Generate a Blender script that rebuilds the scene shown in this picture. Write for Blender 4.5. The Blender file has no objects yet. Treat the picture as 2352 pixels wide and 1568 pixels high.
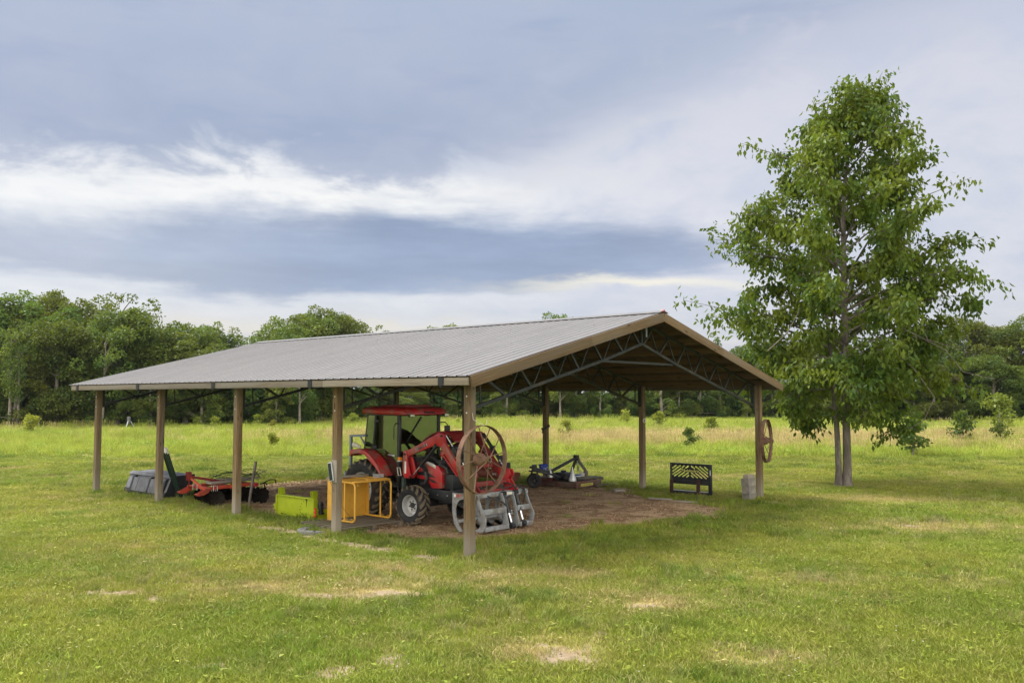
import bpy, math, random
import numpy as np
from mathutils import Vector, Matrix
random.seed(7)
rng = np.random.default_rng(7)
R = math.radians
sc = bpy.context.scene
col = sc.collection

# ------------------------------------------------------------------ camera
cam_d = bpy.data.cameras.new('camera'); cam = bpy.data.objects.new('camera', cam_d); col.objects.link(cam)
cam_d.sensor_width = 36.0; cam_d.lens = 36.0*2569.65/3072.0
cam_d.clip_start = 0.1; cam_d.clip_end = 3000
cam.location = (0, 0, 2.6); cam.rotation_euler = (math.pi/2+0.0653, 0, 0)
sc.camera = cam
sc.view_settings.view_transform = 'Standard'; sc.view_settings.look = 'None'
sc.view_settings.gamma = 1.0
EXPO = 2.27
sc.view_settings.exposure = EXPO

# ------------------------------------------------------------------ node helper
class NT:
    def __init__(s, tree):
        s.t = tree; s.n = tree.nodes; s.l = tree.links
    def node(s, typ, **kw):
        n = s.n.new(typ)
        for k, v in kw.items(): setattr(n, k, v)
        return n
    def link(s, a, b):
        s.l.new(a, b)
    def put(s, sock, v):
        if isinstance(v, bpy.types.NodeSocket): s.l.new(v, sock)
        elif v is not None:
            if sock.type == 'RGBA' and len(v) == 3: v = (*v, 1)
            sock.default_value = v
    def m(s, op, a, b=None, c=None, clamp=False):
        n = s.node('ShaderNodeMath', operation=op); n.use_clamp = clamp
        s.put(n.inputs[0], a)
        if b is not None: s.put(n.inputs[1], b)
        if c is not None: s.put(n.inputs[2], c)
        return n.outputs[0]
    def ss(s, lo, hi, x):
        n = s.node('ShaderNodeMapRange', interpolation_type='SMOOTHSTEP')
        s.put(n.inputs['Value'], x); s.put(n.inputs['From Min'], lo); s.put(n.inputs['From Max'], hi)
        return n.outputs[0]
    def mr(s, x, a, b, c, d):
        n = s.node('ShaderNodeMapRange')
        s.put(n.inputs['Value'], x)
        for k, v in zip(('From Min', 'From Max', 'To Min', 'To Max'), (a, b, c, d)): s.put(n.inputs[k], v)
        return n.outputs[0]
    def mix(s, f, a, b, mode='MIX'):
        n = s.node('ShaderNodeMix', data_type='RGBA', blend_type=mode)
        s.put(n.inputs[0], f); s.put(n.inputs[6], a); s.put(n.inputs[7], b)
        return n.outputs[2]
    def comb(s, x, y, z):
        n = s.node('ShaderNodeCombineXYZ'); s.put(n.inputs[0], x); s.put(n.inputs[1], y); s.put(n.inputs[2], z); return n.outputs[0]
    def sep(s, v):
        n = s.node('ShaderNodeSeparateXYZ'); s.put(n.inputs[0], v); return n.outputs
    def noise(s, vec, scale, detail=4, rough=.55, dist=0.0):
        n = s.node('ShaderNodeTexNoise'); s.put(n.inputs['Vector'], vec); s.put(n.inputs['Scale'], scale)
        s.put(n.inputs['Detail'], detail); s.put(n.inputs['Roughness'], rough); s.put(n.inputs['Distortion'], dist)
        return n.outputs[0]
    def mapping(s, vec, scale=(1, 1, 1), loc=(0, 0, 0), rot=(0, 0, 0)):
        n = s.node('ShaderNodeMapping'); s.put(n.inputs['Vector'], vec); n.inputs['Scale'].default_value = scale
        n.inputs['Location'].default_value = loc; n.inputs['Rotation'].default_value = rot
        return n.outputs[0]
    def ramp(s, f, stops):
        n = s.node('ShaderNodeValToRGB'); s.put(n.inputs[0], f); e = n.color_ramp.elements
        while len(e) < len(stops): e.new(.5)
        for i, (p, c) in enumerate(stops):
            e[i].position = p; e[i].color = (*c, 1) if len(c) == 3 else c
        return n.outputs[0]
    def curve(s, x, x0, x1, pts):
        """piecewise smooth function of x: pts (x, y) with y in 0..1"""
        t = s.mr(x, x0, x1, 0, 1)
        n = s.node('ShaderNodeFloatCurve'); s.put(n.inputs['Value'], t)
        c = n.mapping.curves[0]
        P = [((px-x0)/(x1-x0), py) for px, py in pts]
        while len(c.points) < len(P): c.points.new(.5, .5)
        for q, (a, b) in zip(c.points, P): q.location = (a, b)
        n.mapping.update()
        return n.outputs[0]

def srgb(r, g, b):
    f = lambda c: c/12.92 if c <= .04045 else ((c+.055)/1.055)**2.4
    return tuple(f(c/255) for c in (r, g, b))

# ------------------------------------------------------------------ sky
SUN_EL, SUN_AZ = R(58), R(297)      # high, ahead and to the left where the clouds are thinnest (azimuth clockwise from +Y)
world = bpy.data.worlds.new('World'); sc.world = world; world.use_nodes = True
W = NT(world.node_tree); W.n.clear()
dirv = W.node('ShaderNodeTexCoord').outputs['Generated']
nrm = W.node('ShaderNodeVectorMath', operation='NORMALIZE'); W.put(nrm.inputs[0], dirv); dv = nrm.outputs[0]
dx, dy, dz = W.sep(dv)
az = W.m('ARCTAN2', dx, dy); el = W.m('ARCSINE', dz)
def SE(x, y):      # picture place (2352 wide) to azimuth / elevation, used to note the cloud edges down
    return math.atan((x-1176)/1967.5), math.atan((784-y)/1967.5)+.0653
def edge(pts):     # cloud edge: elevation as a function of azimuth
    q = [SE(*p) for p in pts]
    return W.m('MULTIPLY', W.curve(az, -.62, .62, [(-.62, q[0][1])] + q + [(.62, q[-1][1])]), 1.0)
cl = W.comb(W.m('MULTIPLY', az, 1.0), W.m('MULTIPLY', el, 1.7), 0.0)
n_big = W.m('SUBTRACT', W.noise(cl, 3.2, 8, .55, .3), .5)
n_mid = W.m('SUBTRACT', W.noise(W.mapping(cl, (1.0, 1.15, 1), (3.1, 1.7, 0), (0, 0, .5)), 9.0, 9, .62, .35), .5)
n_str = W.m('SUBTRACT', W.noise(W.mapping(cl, (1.0, 3.4, 1), (8.1, 4.7, 0), (0, 0, -.12)), 5.0, 7, .6, .1), .5)
e1 = W.m('ADD', el, W.m('ADD', W.m('MULTIPLY', n_big, .09), W.m('MULTIPLY', n_mid, .17)))
e2 = W.m('ADD', el, W.m('ADD', W.m('MULTIPLY', n_big, .06), W.m('ADD', W.m('MULTIPLY', n_str, .06), W.m('MULTIPLY', n_mid, .03))))
T = edge([(0, 440), (250, 452), (500, 448), (800, 424), (1000, 425), (1180, 378), (1400, 330), (1600, 275), (1850, 190), (2352, 120)])
Ct = edge([(0, 520), (250, 505), (520, 480), (800, 468), (1250, 478), (1500, 500), (1700, 545), (2000, 610), (2352, 640)])
Cb = edge([(0, 650), (300, 672), (600, 684), (900, 674), (1300, 655), (1550, 622), (1750, 600), (2100, 620), (2352, 640)])
soft = W.mr(az, -.1, .35, .0, .07)
up = W.ss(W.m('SUBTRACT', T, W.m('ADD', .015, soft)), W.m('ADD', T, W.m('ADD', .032, soft)), e1)
lowm = W.m('MULTIPLY', W.ss(W.m('SUBTRACT', Cb, .012), W.m('ADD', Cb, .010), e2),
           W.m('SUBTRACT', 1.0, W.ss(W.m('SUBTRACT', Ct, .038), W.m('ADD', Ct, .014), e2)))
azr = W.ss(.0, .42, az)                     # right-hand part of the view
rgt = W.m('MULTIPLY', W.ss(.02, .30, az), W.m('SUBTRACT', 1.0, W.ss(.30, .62, az)))
# cloud colours (as photographed), brought to scene light below
c_white = srgb(240, 241, 241); c_pale = srgb(206, 211, 222); c_blue = srgb(139, 153, 181)
c_dark = srgb(155, 166, 190); c_top = srgb(172, 184, 205); c_hor = srgb(208, 212, 220); c_lav = srgb(180, 187, 206)
light = W.mix(W.m('ADD', .42, W.m('ADD', W.m('MULTIPLY', n_mid, 1.9), W.m('MULTIPLY', n_big, .9)), clamp=True), c_pale, c_white)
light = W.mix(W.m('MULTIPLY', W.ss(-.16, .2, az), .85), light, W.mix(W.m('ADD', .5, W.m('MULTIPLY', n_mid, 2.5), clamp=True), srgb(196, 202, 219), srgb(220, 220, 228)))
dk = W.mix(W.ss(.2, .46, el), c_dark, c_top)
dk = W.mix(W.m('ADD', .30, W.m('ADD', W.m('MULTIPLY', n_big, 2.1), W.m('MULTIPLY', n_mid, 1.9)), clamp=True), dk, c_lav)
dk = W.mix(W.m('MULTIPLY', W.ss(.0, .2, n_str), .35), dk, srgb(150, 162, 192))
dk = W.mix(W.m('MULTIPLY', W.ss(.02, .22, n_mid), W.m('MULTIPLY', azr, .55)), dk, srgb(214, 212, 222))
lowc = W.mix(W.m('ADD', .35, W.m('MULTIPLY', n_str, 2.6), clamp=True), c_blue, srgb(158, 174, 203))
horc = W.mix(W.m('ADD', .5, W.m('MULTIPLY', n_str, 3.0), clamp=True), srgb(186, 194, 210), srgb(222, 220, 220))
base = W.mix(W.ss(.055, .13, W.m('ADD', el, W.m('MULTIPLY', n_str, .03))), horc, light)
c = W.mix(up, base, dk)
lowm = W.m('MULTIPLY', lowm, W.mr(az, -.5, -.15, .62, .98))
c = W.mix(W.m('MULTIPLY', lowm, W.mr(azr, 0, 1, 1.0, .7)), c, lowc)
# the thin bright gap in the clouds, lower left, and the cream streak low at the right
def blob(x, y, rx, ry, sharp=1.0):
    s0, e0 = SE(x, y)
    u = W.m('DIVIDE', W.m('SUBTRACT', az, s0), rx/1967.5); v = W.m('DIVIDE', W.m('SUBTRACT', e2, e0), ry/1967.5)
    r2 = W.m('ADD', W.m('MULTIPLY', u, u), W.m('MULTIPLY', v, v))
    return W.m('EXPONENT', W.m('MULTIPLY', r2, -sharp))
brk = W.m('ADD', W.m('ADD', blob(700, 445, 330, 38), W.m('MULTIPLY', blob(140, 455, 400, 60), .75)), W.m('MULTIPLY', blob(1050, 440, 240, 26), .5), clamp=True)
brk = W.m('MULTIPLY', brk, W.m('SUBTRACT', 1.0, W.m('MULTIPLY', up, .8)))
c = W.mix(W.m('MULTIPLY', brk, W.m('ADD', .72, W.m('MULTIPLY', n_mid, 1.2), clamp=True)), c, srgb(255, 253, 247))
rb = W.m('MULTIPLY', W.m('ADD', blob(1330, 395, 240, 52), blob(1560, 330, 220, 60), clamp=True), W.m('ADD', .42, W.m('MULTIPLY', n_mid, 2.4), clamp=True))
c = W.mix(W.m('MULTIPLY', rb, .8), c, srgb(232, 230, 230))
c = W.mix(W.m('MULTIPLY', W.m('ADD', blob(540, 748, 250, 24), blob(930, 752, 160, 12)), .55), c, srgb(232, 224, 208))
stk = W.m('MULTIPLY', blob(1460, 652, 300, 14), .75)
c = W.mix(stk, c, srgb(250, 243, 222))
c = W.mix(W.m('MULTIPLY', W.m('ADD', blob(2150, 240, 500, 110), blob(1750, 330, 300, 80)), W.m('ADD', .32, W.m('MULTIPLY', n_mid, 2.6), clamp=True)), c, srgb(214, 214, 224))
# brighter overhead; unseen sky behind the camera boosted and warmed as added fill light
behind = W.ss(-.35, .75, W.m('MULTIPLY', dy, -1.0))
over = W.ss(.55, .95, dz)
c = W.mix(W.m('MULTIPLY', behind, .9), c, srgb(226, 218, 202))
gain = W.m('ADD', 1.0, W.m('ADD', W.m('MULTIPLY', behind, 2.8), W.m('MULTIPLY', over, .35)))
sky = W.node('ShaderNodeTexSky', sky_type='NISHITA'); sky.sun_disc = False
sky.sun_elevation = SUN_EL; sky.sun_rotation = SUN_AZ; sky.air_density = 1.0; sky.dust_density = 2.0
K = 1.0/(0.1*2**EXPO)                       # picture value -> radiance behind the strength of 0.1
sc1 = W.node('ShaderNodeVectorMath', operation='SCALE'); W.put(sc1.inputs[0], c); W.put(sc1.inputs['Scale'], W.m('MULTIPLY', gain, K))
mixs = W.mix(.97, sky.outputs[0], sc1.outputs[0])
# below the horizon: dull green bounce of far-off fields
low = W.ss(-.03, .0, dz)
mixs = W.mix(low, srgb(110, 120, 90), mixs)
bg = W.node('ShaderNodeBackground'); W.put(bg.inputs[0], mixs); bg.inputs[1].default_value = 0.1
wo = W.node('ShaderNodeOutputWorld'); W.link(bg.outputs[0], wo.inputs[0])

# ------------------------------------------------------------------ sun behind thin cloud
sun_d = bpy.data.lights.new('sun', 'SUN'); sun = bpy.data.objects.new('sun', sun_d); col.objects.link(sun)
sun_d.energy = 1.5; sun_d.angle = R(24); sun_d.color = (1.0, .96, .88)
sv = Vector((math.cos(SUN_EL)*math.sin(SUN_AZ), math.cos(SUN_EL)*math.cos(SUN_AZ), math.sin(SUN_EL)))
sun.rotation_euler = sv.to_track_quat('Z', 'Y').to_euler()
sun.location = (0, 0, 30)

# ------------------------------------------------------------------ materials
def pmat(name, color, rough=.6, metal=0.0, var=.0, vscale=6.0, bump=0.0, bscale=40.0, dirt=None, dirt_amt=0.0, dscale=3.0, spec=.5, coat=0.0, stretch=(1, 1, 1)):
    m = bpy.data.materials.new(name); m.use_nodes = True
    t = NT(m.node_tree); b = t.n['Principled BSDF']
    oc = t.mapping(t.node('ShaderNodeTexCoord').outputs['Object'], stretch)
    cc = color
    if var:
        f = t.noise(oc, vscale, 5, .6)
        lo = tuple(x*(1-var) for x in color); hi = tuple(min(1, x*(1+var)) for x in color)
        cc = t.mix(t.ss(.3, .7, f), lo, hi)
    if dirt:
        f2 = t.noise(oc, dscale, 7, .65)
        cc = t.mix(t.ss(.62-dirt_amt*.5, .78-dirt_amt*.35, f2), cc, dirt)
    t.put(b.inputs['Base Color'], cc); b.inputs['Metallic'].default_value = metal
    rr = t.mr(t.noise(oc, vscale*2.3, 4, .6), .3, .7, max(0.05, rough-.1), min(1, rough+.12))
    t.put(b.inputs['Roughness'], rr)
    b.inputs['Specular IOR Level'].default_value = spec
    b.inputs['Coat Weight'].default_value = coat
    if bump:
        bn = t.node('ShaderNodeBump'); bn.inputs['Strength'].default_value = bump; bn.inputs['Distance'].default_value = .01
        t.put(bn.inputs['Height'], t.noise(oc, bscale, 4, .6)); t.link(bn.outputs[0], b.inputs['Normal'])
    return m

def wood_mat(name, c1, c2, c3, axis='Z', rough=.85, splash=False):
    """sawn timber: streaks along the given object axis, knots and grey weathering"""
    m = bpy.data.materials.new(name); m.use_nodes = True
    t = NT(m.node_tree); b = t.n['Principled BSDF']
    oi = t.node('ShaderNodeObjectInfo')
    oc0 = t.node('ShaderNodeTexCoord').outputs['Object']
    va = t.node('ShaderNodeVectorMath', operation='ADD'); t.put(va.inputs[0], oc0)
    t.put(va.inputs[1], t.comb(t.m('MULTIPLY', oi.outputs['Random'], 37.0), t.m('MULTIPLY', oi.outputs['Random'], 11.0), t.m('MULTIPLY', oi.outputs['Random'], 23.0)))
    lo = .9
    scl = {'Z': (22, 22, lo), 'X': (lo, 22, 22), 'Y': (22, lo, 22)}[axis]
    g = t.noise(t.mapping(va.outputs[0], scl), 1.6, 6, .65, .9)
    w = t.noise(t.mapping(va.outputs[0], tuple(x*.12+.3 for x in scl)), 1.5, 5, .6)
    fine = t.noise(t.mapping(va.outputs[0], tuple(x*4 for x in scl)), 1.5, 3, .6)
    cc = t.mix(t.ss(.3, .7, g), c1, c2)
    cc = t.mix(t.ss(.38, .66, w), cc, c3)
    vor = t.node('ShaderNodeTexVoronoi'); t.put(vor.inputs['Vector'], t.mapping(va.outputs[0], {'Z': (6, 6, 1.7), 'X': (1.7, 6, 6), 'Y': (6, 1.7, 6)}[axis])); vor.inputs['Scale'].default_value = 1.0
    knot = t.m('SUBTRACT', 1.0, t.ss(.06, .17, vor.outputs['Distance']))
    cc = t.mix(t.m('MULTIPLY', knot, .75), cc, tuple(x*.28 for x in c1))
    cc = t.mix(t.m('MULTIPLY', t.ss(.55, .75, fine), .35), cc, tuple(x*.45 for x in c1))
    if splash:      # bleached, sand-splashed foot of the posts and dark water stains higher up
        zz = t.sep(oc0)[2]
        st = t.noise(t.mapping(va.outputs[0], (5, 5, .55)), 1.3, 5, .6)
        cc = t.mix(t.m('MULTIPLY', t.ss(.56, .7, st), .6), cc, tuple(x*.35 for x in c1))
        cc = t.mix(t.m('MULTIPLY', t.m('SUBTRACT', 1.0, t.ss(.1, .75, t.m('ADD', zz, t.m('MULTIPLY', t.m('SUBTRACT', g, .5), .9)))), .75), cc, (.30, .27, .225))
    hv = t.node('ShaderNodeHueSaturation'); t.put(hv.inputs['Value'], t.mr(t.m('FRACT', t.m('MULTIPLY', oi.outputs['Random'], 5.7)), 0, 1, .74, 1.12)); t.put(hv.inputs['Color'], cc); cc = hv.outputs[0]
    t.put(b.inputs['Base Color'], cc); b.inputs['Roughness'].default_value = rough
    b.inputs['Specular IOR Level'].default_value = .2
    bn = t.node('ShaderNodeBump'); bn.inputs['Strength'].default_value = .35; bn.inputs['Distance'].default_value = .006
    t.put(bn.inputs['Height'], g); t.link(bn.outputs[0], b.inputs['Normal'])
    return m

M = {}
M['post'] = wood_mat('post_wood', (.095, .060, .030), (.235, .165, .088), (.20, .168, .125), splash=True)
M['post_in'] = wood_mat('post_wood_brown', (.12, .078, .042), (.20, .14, .08), (.17, .135, .095), splash=True)
M['barge'] = wood_mat('barge_wood', (.115, .075, .04), (.19, .135, .078), (.15, .118, .082), 'X')
M['fascia'] = wood_mat('fascia_wood', (.13, .108, .08), (.20, .172, .13), (.18, .165, .14), 'Y')
M['purlin'] = wood_mat('purlin_wood', (.12, .074, .04), (.19, .125, .07), (.14, .10, .066), 'Y')
M['oldwood'] = wood_mat('old_board_wood', (.22, .19, .15), (.32, .29, .24), (.30, .28, .25), 'X')
M['pallet'] = wood_mat('pallet_wood', (.10, .08, .058), (.19, .16, .12), (.16, .14, .11), 'X')
M['truss'] = pmat('truss_steel', (.016, .020, .020), .6, .1, .25, 8, dirt=(.05, .045, .038), dirt_amt=.25)
M['bracket'] = pmat('bracket_steel', (.02, .023, .028), .5, .4)
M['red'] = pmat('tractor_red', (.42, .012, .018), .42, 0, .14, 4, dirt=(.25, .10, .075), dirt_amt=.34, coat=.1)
M['dred'] = pmat('dark_shaded_red', (.20, .016, .016), .55, 0, .2, 5, dirt=(.13, .035, .025), dirt_amt=.3)  # darker red; also paints shade onto one side of the loader
M['black'] = pmat('black_paint', (.012, .014, .017), .45, 0, .3, 9)
M['chassis'] = pmat('chassis_black', (.016, .018, .022), .55, 0, .4, 6, dirt=(.08, .065, .05), dirt_amt=.15)
M['rubber'] = pmat('tyre_rubber', (.022, .023, .026), .75, 0, .3, 6, .3, 60, dirt=(.085, .07, .052), dirt_amt=.18, spec=.3)
M['tread'] = pmat('tread_rubber', (.034, .031, .028), .85, 0, .3, 6, .3, 60, dirt=(.13, .105, .075), dirt_amt=.75, spec=.2)
M['rim'] = pmat('silver_rim', (.48, .49, .50), .4, .35, .12, 5, dirt=(.3, .28, .25), dirt_amt=.1)
M['chrome'] = pmat('chrome_rod', (.75, .76, .78), .18, .9)
M['grey'] = pmat('grapple_grey', (.27, .285, .30), .55, .1, .15, 6, .15, 50, dirt=(.17, .155, .135), dirt_amt=.35, dscale=5)
M['yellow'] = pmat('yellow_paint', (.62, .34, .045), .45, 0, .08, 4, dirt=(.45, .25, .06), dirt_amt=.12)
M['lime'] = pmat('lime_paint', (.34, .42, .012), .42, 0, .07, 4, .08, 30, dirt=(.16, .14, .03), dirt_amt=.05, dscale=7)
M['orange'] = pmat('orange_red_paint', (.36, .045, .022), .5, 0, .2, 6, .1, 40, dirt=(.15, .06, .035), dirt_amt=.22, dscale=5)
M['rust'] = pmat('rusty_iron', (.13, .07, .045), .85, .1, .3, 8, .4, 60, dirt=(.20, .13, .085), dirt_amt=.3)
M['brownsteel'] = pmat('brown_steel', (.19, .055, .035), .65, .1, .25, 5, .15, 40, dirt=(.20, .13, .09), dirt_amt=.3)
M['deckred'] = pmat('mower_deck_red', (.085, .022, .017), .7, 0, .35, 5, .1, 40, dirt=(.11, .08, .06), dirt_amt=.5)
M['disc'] = pmat('disc_steel', (.014, .011, .009), .8, .0, .4, 9, spec=.15)
M['bucketgrey'] = pmat('bucket_paint', (.115, .118, .132), .5, .1, .3, 4, dirt=(.13, .13, .14), dirt_amt=.2)
M['darksteel'] = pmat('dark_steel', (.022, .024, .028), .5, .3, .3, 7, dirt=(.06, .05, .045), dirt_amt=.2)
M['forkbrown'] = pmat('fork_brown', (.05, .022, .018), .6, .2, .3, 7)
M['tgreen'] = pmat('post_green', (.012, .032, .022), .5, .1, .3, 9)
M['white'] = pmat('white_paint', (.72, .72, .70), .5, 0, .06, 9)
M['silver'] = pmat('galvanised', (.50, .52, .54), .38, .6, .15, 6)
M['blue'] = pmat('blue_plastic', (.01, .05, .35), .4, 0, .1, 6)
M['concrete'] = pmat('concrete', (.19, .175, .155), .95, 0, .25, 7, .5, 60, dirt=(.26, .24, .21), dirt_amt=.25)
M['sparecon'] = pmat('edging_stone', (.13, .13, .122), .95, 0, .25, 7, .6, 60)
M['amber'] = pmat('amber_lens', (.75, .22, .01), .25)
M['lens'] = pmat('clear_lens', (.62, .62, .58), .15, .2)
M['solar'] = pmat('solar_cell', (.012, .016, .03), .2, 0, .2, 30)
M['bluegrey'] = pmat('blue_grey_frame', (.22, .27, .34), .45, .2)
M['rubberhose'] = pmat('rubber_hose', (.02, .02, .021), .5)
M['milk'] = pmat('milky_plastic', (.62, .60, .52), .5)
M['seat'] = pmat('seat_vinyl', (.03, .03, .032), .7)
M['bucketyellow'] = pmat('yellow_marking', (.60, .52, .08), .5)
M['letter_red'] = pmat('letter_red', (.62, .03, .02), .5)
M['letter_dark'] = pmat('letter_dark', (.02, .02, .022), .5)
M['letter_lime'] = pmat('letter_lime', (.75, .74, .2), .6)
M['hitch'] = pmat('hitch_paint', (.085, .085, .07), .6, .1, .3, 6, dirt=(.14, .12, .09), dirt_amt=.3)
M['hookwire'] = pmat('hook_wire', (.5, .48, .44), .5, .3)
M['wire'] = pmat('dark_wire', (.02, .04, .025), .5, .3)
M['bark'] = pmat('bark', (.155, .135, .12), .95, 0, .35, 5, .9, 26, dirt=(.09, .08, .07), dirt_amt=.35, dscale=8, spec=.1, stretch=(1, 1, .25))
M['forestbark'] = pmat('forest_bark', (.20, .18, .155), .95, 0, .35, 3, spec=.1)

def glass_mat():
    m = bpy.data.materials.new('tinted_glass'); m.use_nodes = True
    t = NT(m.node_tree); t.n.clear()
    tr = t.node('ShaderNodeBsdfTransparent'); tr.inputs[0].default_value = (.40, .56, .47, 1)
    gl = t.node('ShaderNodeBsdfGlossy'); gl.inputs[0].default_value = (.9, .95, .93, 1); gl.inputs[1].default_value = .03
    lw = t.node('ShaderNodeLayerWeight'); lw.inputs[0].default_value = .35
    mx = t.node('ShaderNodeMixShader'); t.put(mx.inputs[0], t.m('ADD', .12, t.m('MULTIPLY', lw.outputs['Fresnel'], .75), clamp=True))
    t.link(tr.outputs[0], mx.inputs[1]); t.link(gl.outputs[0], mx.inputs[2])
    o = t.node('ShaderNodeOutputMaterial'); t.link(mx.outputs[0], o.inputs[0]); return m
M['glass'] = glass_mat()

def roof_mat():
    m = bpy.data.materials.new('roof_sheet_metal'); m.use_nodes = True
    t = NT(m.node_tree); b = t.n['Principled BSDF']
    oc = t.node('ShaderNodeTexCoord').outputs['Object']
    x, y, z = t.sep(oc)
    n1 = t.noise(t.mapping(oc, (.25, 1.6, 1)), 1.4, 5, .6); n2 = t.noise(oc, 7, 5, .65)
    cc = t.mix(t.ss(.3, .7, n1), (.145, .143, .150), (.165, .162, .168))
    cc = t.mix(t.m('MULTIPLY', t.ss(.5, .75, n2), .12), cc, (.36, .36, .37))
    # screw heads: real fasteners in rows over the purlins
    fx = t.m('SUBTRACT', t.m('FRACT', t.m('DIVIDE', x, .92)), .5); fy = t.m('SUBTRACT', t.m('FRACT', t.m('DIVIDE', t.m('ADD', y, t.m('MULTIPLY', t.m('FLOOR', t.m('DIVIDE', x, .92)), .31)), 1.145)), .5)
    d = t.m('SQRT', t.m('ADD', t.m('POWER', t.m('MULTIPLY', fx, .92), 2.0), t.m('POWER', t.m('MULTIPLY', fy, 1.145), 2.0)))
    cc = t.mix(t.m('MULTIPLY', t.m('LESS_THAN', d, .017), .8), cc, (.04, .04, .05))
    t.put(b.inputs['Base Color'], cc); b.inputs['Metallic'].default_value = .0; b.inputs['Specular IOR Level'].default_value = .25
    b.inputs['Roughness'].default_value = .62
    return m
M['roof'] = roof_mat()
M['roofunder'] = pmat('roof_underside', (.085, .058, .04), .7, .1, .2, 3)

# ------------------------------------------------------------------ mesh builder
class MB:
    def __init__(s): s.v = []; s.f = []
    def add(s, vs, fs):
        o = len(s.v); s.v += [tuple(p) for p in vs]; s.f += [tuple(i+o for i in q) for q in fs]; return s
    def box(s, c, d, rot=None):
        hx, hy, hz = d[0]/2, d[1]/2, d[2]/2; c = Vector(c)
        vs = [Vector((x, y, z)) for z in (-hz, hz) for y in (-hy, hy) for x in (-hx, hx)]
        if rot is not None: vs = [rot @ p for p in vs]
        return s.add([c+p for p in vs], [(0, 2, 3, 1), (4, 5, 7, 6), (0, 1, 5, 4), (2, 6, 7, 3), (0, 4, 6, 2), (1, 3, 7, 5)])
    def bb(s, x0, x1, y0, y1, z0, z1): return s.box(((x0+x1)/2, (y0+y1)/2, (z0+z1)/2), (abs(x1-x0), abs(y1-y0), abs(z1-z0)))
    def bar(s, p, q, w, h, up=(0, 0, 1)):
        p, q = Vector(p), Vector(q); d = (q-p); L = d.length; d.normalize(); u = Vector(up)
        side = d.cross(u)
        if side.length < 1e-4: side = d.cross(Vector((1, 0, 0)))
        side.normalize(); u = side.cross(d).normalized()
        return s.box((p+q)/2, (L, w, h), Matrix((d, side, u)).transposed())
    def tube(s, pts, r, n=8, closed=False, caps=True):
        P = [Vector(p) for p in pts]; m = len(P); rs = r if isinstance(r, (list, tuple)) else [r]*m
        rings = []; prev = None
        for i in range(m):
            if closed: t = P[(i+1) % m]-P[i-1]
            else: t = P[min(i+1, m-1)]-P[max(i-1, 0)]
            t.normalize()
            if prev is None:
                a = t.cross(Vector((0, 0, 1)))
                if a.length < .05: a = t.cross(Vector((1, 0, 0)))
            else: a = prev-t*prev.dot(t)
            a.normalize(); prev = a; b = t.cross(a)
            rings.append([P[i]+(a*math.cos(2*math.pi*k/n)+b*math.sin(2*math.pi*k/n))*rs[i] for k in range(n)])
        vs = [p for ring in rings for p in ring]; fs = []
        for i in range(m if closed else m-1):
            j = (i+1) % m
            for k in range(n): fs.append((i*n+k, i*n+(k+1) % n, j*n+(k+1) % n, j*n+k))
        if caps and not closed: fs += [tuple(range(n-1, -1, -1)), tuple((m-1)*n+k for k in range(n))]
        return s.add(vs, fs)
    def cyl(s, p, q, r, n=16, r2=None): return s.tube([p, q], [r, r if r2 is None else r2], n)
    def lathe(s, prof, c, axis=(0, 0, 1), n=28, cap0=False, cap1=False):
        ax = Vector(axis).normalized(); a = ax.cross(Vector((0, 0, 1)))
        if a.length < .05: a = Vector((1, 0, 0))
        a.normalize(); b = ax.cross(a); c = Vector(c)
        vs = [c+ax*h+(a*math.cos(2*math.pi*k/n)+b*math.sin(2*math.pi*k/n))*r for r, h in prof for k in range(n)]
        fs = [(i*n+k, i*n+(k+1) % n, (i+1)*n+(k+1) % n, (i+1)*n+k) for i in range(len(prof)-1) for k in range(n)]
        if cap0: fs.append(tuple(range(n-1, -1, -1)))
        if cap1: fs.append(tuple((len(prof)-1)*n+k for k in range(n)))
        return s.add(vs, fs)
    def prism(s, poly, f0, f1):
        """polygon (u,v) swept between two mappings f(u,v)->point"""
        n = len(poly); vs = [f0(*p) for p in poly]+[f1(*p) for p in poly]
        fs = [tuple(range(n-1, -1, -1)), tuple(range(n, 2*n))]+[(k, (k+1) % n, n+(k+1) % n, n+k) for k in range(n)]
        return s.add(vs, fs)
    def xz(s, poly, y0, y1): return s.prism(poly, lambda u, v: (u, y0, v), lambda u, v: (u, y1, v))
    def yz(s, poly, x0, x1): return s.prism(poly, lambda u, v: (x0, u, v), lambda u, v: (x1, u, v))
    def xy(s, poly, z0, z1): return s.prism(poly, lambda u, v: (u, v, z0), lambda u, v: (u, v, z1))
    def build(s, name, mat, parent=None, smooth=True, bevel=0.0, kind=None, loc=None, rz=0.0, angle=38):
        me = bpy.data.meshes.new(name); me.from_pydata(s.v, [], s.f); me.update()
        import bmesh
        bm = bmesh.new(); bm.from_mesh(me); bmesh.ops.recalc_face_normals(bm, faces=bm.faces)
        if bevel:
            ed = [e for e in bm.edges if len(e.link_faces) == 2 and e.calc_face_angle(0) > R(40)]
            bmesh.ops.bevel(bm, geom=ed, offset=bevel, segments=2, profile=.6, affect='EDGES', clamp_overlap=True)
        bm.to_mesh(me); bm.free()
        for m in (mat if isinstance(mat, (list, tuple)) else [mat]): me.materials.append(M[m] if isinstance(m, str) else m)
        if smooth:
            me.polygons.foreach_set('use_smooth', [True]*len(me.polygons)); me.set_sharp_from_angle(angle=R(angle))
        o = bpy.data.objects.new(name, me); col.objects.link(o)
        if parent is not None: o.parent = parent
        if loc is not None: o.location = loc
        if rz: o.rotation_euler = (0, 0, rz)
        if kind: o['kind'] = kind
        return o

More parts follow.
